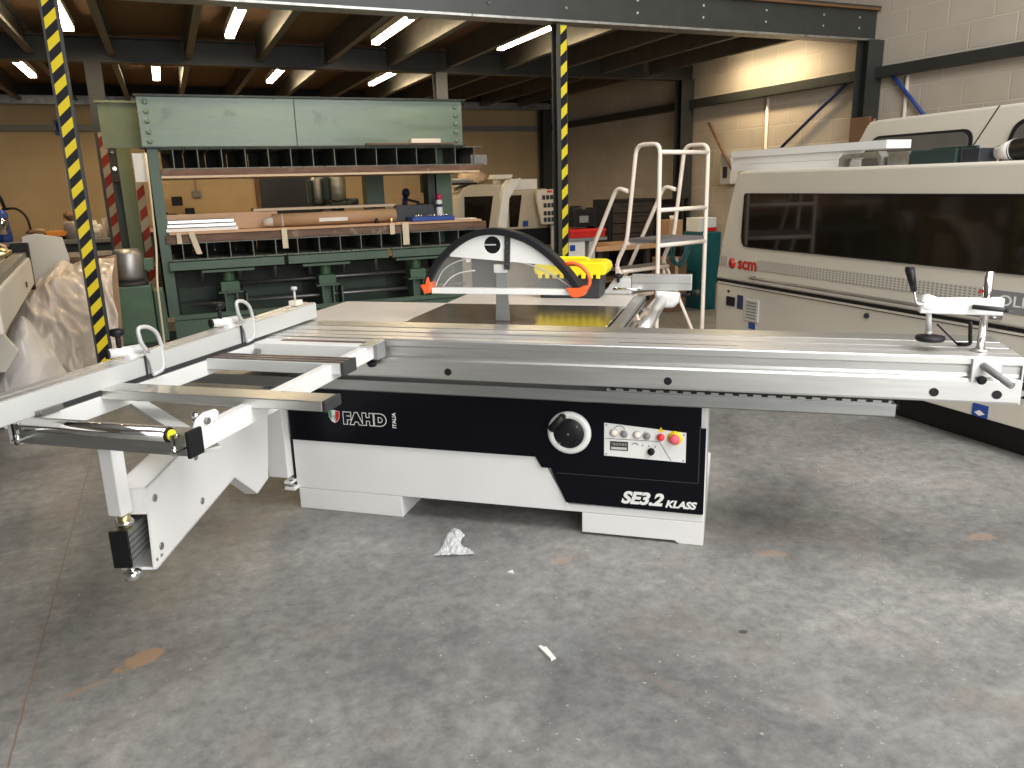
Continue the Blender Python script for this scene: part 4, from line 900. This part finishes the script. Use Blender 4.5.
for k, (x0, x1) in enumerate(((-.03, .98), (1.02, 2.0), (2.04, 3.02))):
    MB().box(x0, x1, -.05, -.03, .80, .893).box(x0, x1, -.05, .3, .885, .895).box(x0, x1, -.05, .1, .80, .81).build('channel', 'press_green', PR)
    xc = (.47, 1.38, 2.31)[k]
    MB().box(xc-.23, xc+.23, -.04, .25, .775, .80).build('channel_foot', 'press_green', PR)
    rb_ = MB().box(xc-.085, xc+.085, -.02, .18, .585, .675).cyl((xc, .08, .675), (xc, .08, .775), .055, 16).build('ram', 'press_box_green', PR, .006)
    MB().box(xc-.11, xc+.11, -.03, .20, .572, .586).build('ram_flange', 'press_green', rb_)
    MB().box(xc-.06, xc-.045, -.02, .18, .1, .572).box(xc+.045, xc+.06, -.02, .18, .1, .572).box(xc-.045, xc+.045, .07, .085, .1, .572).build('pedestal', 'press_green', PR)
    MB().box(xc+.13, xc+.145, -.02, .18, .1, .56).build('pedestal', 'press_green', PR)
for z, x0, x1, y in ((.46, .1, 2.9, .2), (.33, .1, 2.9, .12), (.62, .55, 2.6, .35)):
    MB().cyl((x0, y, z), (x1, y, z), .018, 8).build('tie_rod', 'steel_dull', PR)
MB().box(-.02, 3.0, .55, .57, .05, .75).build('rear_panel', 'press_dark', PR)
for x0, x1 in ((.02, .36), (.62, 1.20), (1.55, 2.10), (2.45, 2.9)):
    for z in (.14, .30, .46): B(x0, x1, .52, .55, z, z+.13).build('side_plate', 'press_olive_dark', PR)
MB().box(-.05, 3.0, -.06, -.02, .36, .40).box(-.05, 3.0, -.04, .25, .16, .35).build('base_beam', 'press_green', PR)
MB().box(-.15, 3.0, .6, 1.2, 0, .16).build('base', 'press_dark', PR)
for k in range(8):
    x = .25+k*.34; MB().cyl((x, .30, .66), (x, .30, .89), .022, 8).build('guide_pin', 'steel_dull', PR)
hp_ = thing('hydraulic_pump', 'grey motor on a green oil tank at the left end of the press', 'pump', (-.36, 7.72, 0))
MB().lathe([(.10, .75), (.125, .78), (.13, .80), (.13, .98), (.10, 1.03), (.03, 1.035)], (0, 0, 0), 28).build('motor', 'steel_dull', hp_)
MB().box(.12, .20, -.06, .06, .84, .94).build('terminal_box', 'press_box_green', hp_, .004)
MB().cyl((0, -.06, .735), (0, .06, .735), .03, 12).lathe([(.14, .715), (.14, .735), (.10, .755)], (0, 0, 0), 24).build('motor_flange', 'dark_grey', hp_)
MB().box(-.17, .16, -.14, .20, .20, .715).build('tank', 'press_box_green', hp_, .012); MB().box(.165, .25, -.10, .18, .20, .66).build('side_tank', 'press_green', hp_, .01)
MB().box(-.15, .14, -.12, .18, 0, .20).build('tank_stand', 'press_dark', hp_)
simple('power_cable', 'thin pale cable hanging down the left upright of the press', 'cable', 'masking_tape', MB().tube([(-.10, 7.70, 1.84), (-.105, 7.69, 1.5), (-.12, 7.69, 1.0), (-.15, 7.52, .72), (-.155, 7.50, .28), (-.16, 7.50, .02)], .010, 6, .1))
simple('junction_card', 'small white card hanging at the top of the left press upright', 'card', 'paper', B(-.21, -.11, 7.76, 7.765, 1.60, 1.84))
gp = thing('green_stanchion', 'green steel stanchion with bolts and red and white tape behind the press', 'post', (-.27, 8.75, 0))
MB().box(-.10, .02, -.06, .06, 0, 2.27).build('post', 'press_olive', gp); B(-.17, -.10, -.07, .06, 1.62, 2.27).build('bolt_plate', 'rust_black', gp)
for z in (1.74, 1.90, 2.05): MB().cyl((-.135, -.07, z), (-.135, -.085, z), .02, 10).build('bolt', 'chrome', gp)
B(.03, .10, -.05, -.04, 0, 1.72).build('warning_tape', 'red_white_tape', gp); MB().box(.03, .10, -.04, .06, 0, 1.74).build('rear_post', 'press_olive', gp)

# on the press table
simple('plywood_board', 'long thin orange-brown board lying along the front of the press table', 'board', 'wood_light', MB().prism([(.0, -.04), (3.02, -.04), (3.02, .55), (.0, .6)], 'z', 1.130, 1.150)).location = (0, 7.8, 0)
o = simple('plywood_board', 'pale board raised on wooden blocks behind the cardboard tube on the press table', 'board', 'wood_pale', B(.78, 2.20, .30, .55, 1.305, 1.328)); o.location = (0, 7.8, 0)
for x in (.95, 1.5, 2.05): B(x-.04, x+.04, .35, .50, 1.150, 1.305).build('block', 'wood_dark', o)
o = simple('plywood_board', 'reddish board standing on edge behind the silver bars', 'board', 'wood_light', B(.0, 1.0, .28, .30, 1.152, 1.30)); o.location = (0, 7.8, 0)
for k in range(3):
    o = simple('silver_bar', ('bottom flat silver aluminium bar', 'middle flat silver aluminium bar', 'topmost flat silver aluminium bar')[k]+' at the left end of the press table', 'bar', 'aluminium' if k else 'white_plastic', B(-.02+.01*k, .60-.015*k, .0, .24, 1.152+.036*k, 1.182+.036*k), .003, 'silver bars on the press table'); o.location = (0, 7.8, 0)
ct = thing('cardboard_tube', 'long brown cardboard tube with wrapped end lying on the press table', 'tube', (0, 7.8, 0))
MB().cyl((.93, .12, 1.215), (2.14, .12, 1.225), .063, 24).build('tube', 'cardboard', ct); MB().cyl((.84, .12, 1.200), (1.02, .12, 1.215), .03, 20, .0655).build('wrapped_end', 'plastic_bag', ct); B(1.36, 1.64, .053, .056, 1.19, 1.225).build('label', 'paper', ct)
o = simple('dark_case', 'dark open case lid standing behind the blue tray', 'case', 'graphite_panel', MB().prism([(2.15, 1.152), (2.64, 1.152), (2.58, 1.315), (2.18, 1.315)], 'y', .22, .30), .006); o.location = (0, 7.8, 0)
bt = thing('socket_tray', 'blue tray of small sockets on the right of the press table', 'tray', (0, 7.8, 0))
B(2.28, 2.73, -.02, .20, 1.152, 1.195).build('tray', 'blue', bt, .006)
for k in range(9): MB().cyl((2.33+k*.045, .03+.05*(k % 3), 1.195), (2.33+k*.045, .03+.05*(k % 3), 1.212), .014, 10).build('socket', 'chrome', bt)
sp_ = thing('spray_can', 'white and purple spray can with a red cap on the press table', 'can', (2.655, 8.04, 1.152))
MB().lathe([(.031, 0), (.033, .01), (.033, .19), (.022, .205)], (0, 0, 0), 20).build('can', 'white_plastic', sp_); MB().lathe([(.0335, .13), (.0335, .16)], (0, 0, 0), 20).build('band', 'blue_dark', sp_); MB().lathe([(.022, .205), (.026, .21), (.026, .25), (.012, .262)], (0, 0, 0), 16).build('cap', 'magenta', sp_)
pk = thing('paper_strip', 'white papers lying at the right end of the press table', 'paper', (0, 7.8, 0)); B(2.76, 3.0, .05, .2, 1.152, 1.160).build('paper', 'paper', pk)
for n_, x, lab in (('knob', 1.92, 'small dark knob standing before the cardboard tube'), ('bushing', 2.07, 'small brass bushing before the end of the cardboard tube')):
    o = simple(n_, lab, 'small part', 'black_plastic' if n_ == 'knob' else 'brass', MB().lathe([(.02, 1.152), (.024, 1.16), (.018, 1.185), (.01, 1.20)], (x, .02, 0), 12)); o.location = (0, 7.8, 0)
for k, (x, w, l, lab) in enumerate(((.06, .04, .10, 'shortest tape strip at the far left of the press table edge'), (.16, .05, .20, 'crooked tape strip hanging near the left end of the press table'), (.98, .05, .19, 'tape strip hanging below the wrapped end of the cardboard tube'), (2.03, .05, .11, 'short tape strip left of the long one near the press table right side'), (2.16, .065, .22, 'wide long tape strip hanging near the blue tray'))):
    o = simple('tape_strip', lab, 'tape', 'masking_tape', MB().prism([(x, 1.150), (x+w, 1.150), (x+w+(.05 if k == 1 else 0), 1.150-l), (x+(.05 if k == 1 else 0), 1.150-l)], 'y', -.056, -.0515), 0, 'tape strips on the press table'); o.location = (0, 7.8, 0)
o = simple('timber_offcut', 'flat timber offcut lying across the upper right of the press under the beam', 'board', 'wood_dark', MB().box(1.85, 2.75, -.03, .02, 1.900, 1.915)); o.location = (0, 7.765, 0)
o = simple('timber_offcut', 'small pale block on the flat offcut at the press beam', 'block', 'off_white_tube', B(2.30, 2.60, -.04, .0, 1.9155, 1.955)); o.location = (0, 7.765, 0)

# ------------------------------------------------------------------ back wall
dr = struct(B(1.47, 2.60, 13.86, 13.895, 0, 2.04).build('door_1', 'graphite_panel')); MB().box(1.40, 1.47, 13.85, 13.895, 0, 2.1).box(2.60, 2.67, 13.85, 13.895, 0, 2.1).box(1.40, 2.67, 13.85, 13.895, 2.04, 2.1).build('door_frame', 'cardboard_dark', dr)
sw = thing('wall_switch', 'small grey switch box with conduit on the back wall left of the dark door', 'switch', (.49, 13.86, 1.47)); B(-.06, .06, -.02, .035, -.05, .05).build('box', 'mid_grey', sw, .004); MB().cyl((.0, .0, .05), (.0, .0, 1.2), .01, 8).build('conduit', 'light_grey', sw)
simple('blue_lamp', 'small blue wall fitting beside the taped column on the left', 'fitting', 'blue', MB().lathe([(.085, 0), (.085, -.10), (.05, -.13), (0, -.13)], (-1.26, 13.88, 2.49), 20, 'y').box(-1.37, -1.15, 13.86, 13.89, 2.38, 2.60))
bb = thing('tool_bench', 'low bench with a yellow tool holder by the back wall seen through the press', 'bench', (0, 13.2, 0))
B(-.6, 1.2, 0, .6, .93, .98).build('top', 'wood_pale', bb); B(-.55, 1.15, .05, .55, 0, .93).build('cabinet', 'press_dark', bb)
B(-.05, .45, .3, .45, .981, 1.13).build('tool_holder', 'yellow', bb)
for x, z, w, h in ((.1, 1.30, .16, .14), (-.12, 1.16, .14, .05), (.02, 1.10, .14, .08), (.28, 1.14, .14, .12), (-.15, 1.0, .1, .07), (.55, 1.0, .18, .12), (-.1, 1.42, .04, .12)):
    MB().box(x, x+w, .40, .48, z, z+h).build('tool', 'black_plastic', bb, .01)
def pillar_drill(x, y, lab, rad, mat, zt):
    t = thing('pillar_drill', lab, 'drill', (x, y, 0), 0, 'machines seen over the press table')
    MB().lathe([(rad*.6, zt-.42), (rad*.95, zt-.38), (rad, zt-.30), (rad, zt-.08), (rad*.8, zt-.02), (rad*.3, zt)], (0, 0, 0), 20).build('motor', mat, t)
    MB().box(-.07, .07, -.05, .05, 0, zt-.42).build('column', 'dark_teal_machine', t, .01)
    MB().box(-rad*1.5, -rad*.9, -.08, .08, zt-.40, zt-.08).box(-.12, .16, -.12, .05, zt-.50, zt-.42).build('side_housing', 'dark_teal_machine', t, .02)
    MB().cyl((rad*.8, -.05, zt-.42), (rad*2.2, -.05, zt-.42), .045, 12).build('handle_boss', 'dark_teal_machine', t)
    return t
pillar_drill(1.92, 11.0, 'grey drill motor with teal housing, left one above the press table', .095, 'steel_dull', 1.70)
pillar_drill(2.16, 10.9, 'rounder silver and teal drill motor, right one above the press table', .12, 'galv', 1.74)
bd = thing('bench_drill', 'dark bench drill beside the right upright of the press', 'drill', (2.95, 9.24, 0))
MB().cyl((0, 0, 0), (0, 0, 1.70), .03, 12).build('column', 'steel_dull', bd); MB().box(-.10, .10, -.12, .10, 1.42, 1.68).build('head', 'dark_grey', bd, .02); MB().box(-.14, .14, -.14, .14, 1.27, 1.30).build('table', 'dark_grey', bd); B(.09, .14, -.05, 0, 1.3, 1.70).build('belt_guard', 'light_grey', bd)
bs = thing('blue_clamp_tool', 'dark blue clamping tool standing behind the press table', 'tool', (2.60, 9.2, 0))
MB().box(-.10, .10, -.1, .1, 0, 1.22).build('stand', 'press_dark', bs); MB().cyl((0, 0, 1.22), (0.02, 0, 1.38), .035, 12).lathe([(.03, 1.38), (.05, 1.41), (.045, 1.46), (.02, 1.48)], (.03, 0, 0), 12).build('body', 'blue_dark', bs); MB().cyl((.05, 0, 1.35), (.19, 0, 1.31), .015, 8).build('arm', 'dark_grey', bs)

# ------------------------------------------------------------------ left side: workbench, machine, wrapped panels
wb = thing('workbench', 'cluttered long workbench in front of the back wall on the left', 'workbench', (0, 11.5, 0))
B(-4.2, -.55, 0, .7, .90, .95).build('worktop', 'mid_grey', wb, .004); B(-4.1, -.6, .08, .62, .0, .90).build('base', 'press_dark', wb)
for x in (-3.5, -2.6, -1.7, -.9): B(x, x+.6, .06, .08, .1, .85).build('front_panel', 'dark_teal_machine', wb)
gm = thing('guillotine_table', 'grey-green steel machine bed under the taped column on the left', 'machine', (0, 9.0, 0))
B(-1.35, -.55, 0, .8, .80, .90).build('bed', 'mid_grey', gm, .006); MB().prism([(-1.3, .80), (-.55, .80), (-.60, .3), (-1.15, .3)], 'y', .0, .7).build('body', 'dark_teal_machine', gm, .01); B(-1.35, -.50, -.03, .03, .86, .90).build('edge_rail', 'wood_dark', gm); B(-1.25, -.6, .1, .6, 0, .3).build('plinth', 'press_dark', gm)
rd = thing('router_tool', 'blue and silver upright router tool with a black hose on the workbench', 'tool', (-1.90, 11.7, .951))
MB().lathe([(.075, 0), (.085, .05), (.065, .28), (.075, .34), (.04, .40)], (0, 0, 0), 16).build('body', 'blue', rd); MB().lathe([(.06, .0), (.062, .16), (.05, .2)], (0, -.05, .10), 14).build('collar', 'chrome', rd)
MB().cyl((-.06, 0, .38), (-.06, 0, .60), .025, 10).build('spindle', 'chrome', rd)
MB().tube([(-.10, 0, .45), (-.06, 0, .60), (.02, 0, .58), (.05, 0, .42)], .02, 8, .05).build('hose', 'black_plastic', rd)
MB().tube([(.02, 0, .40), (.18, 0, .42), (.28, 0, .30), (.30, -.02, .05)], .015, 8, .08).build('hose', 'black_plastic', rd)
o = simple('tray', 'orange tray on the workbench at the left', 'tray', 'orange', MB().prism([(-1.42, 1.0), (-1.22, 1.0), (-1.19, 1.06), (-1.45, 1.06)], 'y', 11.6, 11.85), .004)
o = simple('metal_block', 'pale blue-grey metal block left of the orange tray', 'block', 'galv', B(-1.68, -1.46, 11.6, 11.85, .951, 1.04), .006)
o = simple('plate', 'dark shallow plate under the orange tray', 'plate', 'black_plastic', MB().lathe([(.08, .951), (.12, .97), (.12, 1.0)], (-1.32, 11.72, 0), 20))
jr = thing('storage_jar', 'clear storage tub of screws on the workbench left of the taped column', 'jar', (-1.12, 11.7, .951))
MB().lathe([(.10, .0), (.12, .02), (.12, .16), (.09, .20)], (0, 0, 0), 20).build('contents', 'jar_contents', jr); MB().lathe([(.125, 0), (.128, .2), (.11, .23)], (0, 0, 0), 20).build('tub', 'glass_jar', jr); tag(blob('crumpled_bag', 'cardboard_dark', (-1.12, 11.72, 1.24), .10, (1, 1, .55), .4), 'brown crumpled bag on the tub of screws', 'bag')
jr = thing('plastic_bag', 'glossy white plastic bag beside the tub of screws', 'bag', (0, 0, 0)); blob('bag', 'plastic_bag', (-.90, 11.7, 1.062), .11, (.8, .8, 1.0), .5, 3, 3, jr, 5)
simple('cream_tin', 'cream tin on the workbench right of the taped column', 'tin', 'cream_old', MB().lathe([(.09, .951), (.09, 1.16), (.07, 1.18)], (-.66, 11.8, 0), 18).box(-.74, -.60, 11.95, 12.1, .951, 1.22))
simple('clear_bottle', 'clear plastic bottle beside the cream tin on the workbench', 'bottle', 'glass_jar', MB().lathe([(.05, .951), (.05, 1.10), (.025, 1.16), (.025, 1.20)], (-.78, 11.9, 0), 14))
for k, (x, y, s_) in enumerate(((-1.60, 11.66, .05), (-1.52, 11.75, .06), (-1.5, 11.98, .06))):
    tag(blob('rag', ('wood_dark', 'cardboard', 'black_plastic')[k], (x, y, 1.04+s_*.45 if k < 2 else .951+s_*.5), s_, (1.3, 1, .6), .4, 3, 2, None, k), ('reddish rag on the pale blue-grey block', 'brown rag beside the reddish one on the block', 'black rag behind the pale blue-grey block')[k], 'rag')

pn = thing('panel_machine', 'cream panel machine with a cluttered roller bed at the left edge', 'machine', (0, 0, 0))
def quadbox(pts, z0, z1):
    return MB().prism(pts, 'z', z0, z1)
quadbox([(-.80, 4.45), (-1.00, 7.0), (-2.6, 6.9), (-2.6, 4.4)], .84, 1.05).build('body', 'cream_machine', pn, .015)
quadbox([(-1.36, 4.8), (-1.36, 6.5), (-2.5, 6.5), (-2.5, 4.8)], 0, .84).build('base', 'dark_grey', pn)
quadbox([(-.82, 4.45), (-1.02, 7.0), (-1.10, 7.0), (-.90, 4.45)], 1.052, 1.09).build('edge_rail', 'steel_dull', pn)
for k in range(22):
    y = 4.5+k*.115; x = -.90-(y-4.45)*.078; MB().cyl((x-.06, y, 1.085), (x-.75, y, 1.085), .03, 10).build('roller', 'aluminium_dull' if k % 3 else 'wood_pale', pn)
MB().box(-1.12, -1.00, 6.98, 7.06, .80, 1.16).build('end_bracket', 'black_plastic', pn, .01)
MB().cyl((-.94, 6.2, .92), (-.93, 6.2, .92), .02, 10).build('hole', 'black_plastic', pn)
for k in range(6): blob('offcut', ('wood_pale', 'wood_dark', 'mid_grey', 'brass', 'black_plastic', 'wood_light')[k], (-1.05-.07*(k % 3), 5.0+.33*k, 1.15), .06, (1.6, 1.1, .6), .5, 3, 2, pn, k)
simple('cream_sheet', 'cream sheet panel standing behind the end of the panel machine', 'panel', 'cream_machine', MB().prism([(-1.14, .0), (-.94, .0), (-.80, .98), (-.83, 1.16), (-1.02, 1.20), (-1.12, 1.18)], 'y', 7.60, 7.64), .003)
MB().prism([(-1.6, .42), (-1.06, .42), (-.97, .55), (-1.06, .70), (-1.25, .78), (-1.6, .78)], 'y', 5.72, 5.76).build('lower_guard', 'cream_machine', pn, .004)
simple('cardboard_sheet', 'tall brown cardboard sheet standing behind the taped column on the left', 'cardboard', 'cardboard', MB().prism([(-.78, .0), (-.50, .0), (-.44, 1.0), (-.66, .94), (-.76, .70)], 'y', 7.56, 7.59))
simple('brown_board', 'dark brown board leaning behind the wrapped stack', 'board', 'cardboard_dark', MB().prism([(-1.35, .0), (-.95, .86), (-.72, .90), (-.9, .0)], 'y', 7.66, 7.70))
# film-wrapped stack: crumpled sheet draped over panels
def drape(name, mat, fn, nx, ny, label=None, parent=None, amp=.05, seed=0, th=.004, freq=3.2):
    vs = []; fs = []
    for j in range(ny+1):
        for i in range(nx+1):
            p = Vector(fn(i/nx, j/ny)); q = p*freq+Vector((seed*7.3, 0, 0))
            q = Vector((q.x*1.3+q.z*.5, q.y*.4, q.z*.7-q.x*.3)); q += Vector((noise.noise(q*.7), noise.noise(q*.7+Vector((5, 1, 2))), 0))*.9
            rdg = 1.5*(1-abs(noise.noise(q))**.8)+.7*(1-abs(noise.noise(q*2.1+Vector((3, 3, 3)))))+.22*(1-abs(noise.noise(q*4.7)))
            vs.append(p+Vector((.3, -.8, .6)).normalized()*amp*(rdg-1.6))
    for j in range(ny):
        for i in range(nx):
            k = j*(nx+1)+i; fs.append((k, k+1, k+nx+2, k+nx+1))
    me = bpy.data.meshes.new(name); me.from_pydata(vs, [], fs); me.update(); me.polygons.foreach_set('use_smooth', [True]*len(fs)); me.materials.append(MAT[mat])
    o = bpy.data.objects.new(name, me); C.objects.link(o); o.parent = parent
    so = o.modifiers.new('s', 'SOLIDIFY'); so.thickness = th
    return o
def lerp(a, b, t): return a+(b-a)*t
wp = thing('wrapped_stack', 'waist-high stack wrapped in crumpled translucent film behind the taped column', 'wrapped stack', (0, 0, 0))
def f1(s, t):   # t: from the top back edge down the front to the floor
    x = lerp(-1.32, -.46, s)
    crest = .50+.40*min(1, s*1.9)**.8
    if t < .35: k = t/.35; y = lerp(7.55, 7.05, k); z = lerp(crest+.04, crest-.04, k)
    else: k = (t-.35)/.65; y = lerp(7.05, 6.62, k**.8); z = lerp(crest-.04, .0, k**1.1)
    return (x, y, z+.012)
drape('film', 'plastic_film', f1, 110, 90, parent=wp, amp=.085)
MB().prism([(-1.2, .05), (-.50, .05), (-.50, .76), (-.85, .70), (-1.2, .40)], 'y', 7.12, 7.4).build('panel_stack', 'wood_pale', wp)
fb = thing('film_bag', 'grey-white crumpled film sheet heaped on the floor at the left edge', 'film', (0, 0, 0))
def f2(s, t):
    x = lerp(-1.30, -.70, s); top = .62*math.exp(-((s-.40)/.36)**2)+.03
    return (x, lerp(6.5, 5.9, t), max(.01, top*(1-t**1.6)))
drape('film', 'plastic_bag', f2, 60, 50, parent=fb, amp=.06, seed=3)

# ------------------------------------------------------------------ litter on the floor
lt = thing('plastic_wrapper', 'crumpled clear plastic wrapper on the floor before the saw', 'litter', (.955, 2.92, 0), -.38)
def f3(s, t):
    a = s-.5; b = t-.5; w = .075 if t < .55 else .075+.22*(t-.55)
    return (a*w+.008*math.sin(t*9), -b*.20, .010+.045*max(0, 1-(a*a*3+(b+.15)**2*4)))
drape('film', 'clear_wrap', f3, 50, 60, parent=lt, amp=.020, seed=9, th=.0006, freq=34)
simple('paper_scrap', 'small folded white paper scrap on the floor in the foreground', 'litter', 'paper', MB().prism([(.957, 2.078), (.984, 2.071), (.984, 2.000), (.964, 1.995)], 'z', .0, .004).prism([(.957, 2.078), (.970, 2.075), (.974, 1.998), (.964, 1.995)], 'z', .004, .010))
simple('paper_scrap', 'tiny white scrap on the floor between wrapper and folded paper', 'litter', 'paper', MB().prism([(1.07, 2.60), (1.095, 2.605), (1.09, 2.58)], 'z', .0, .006))
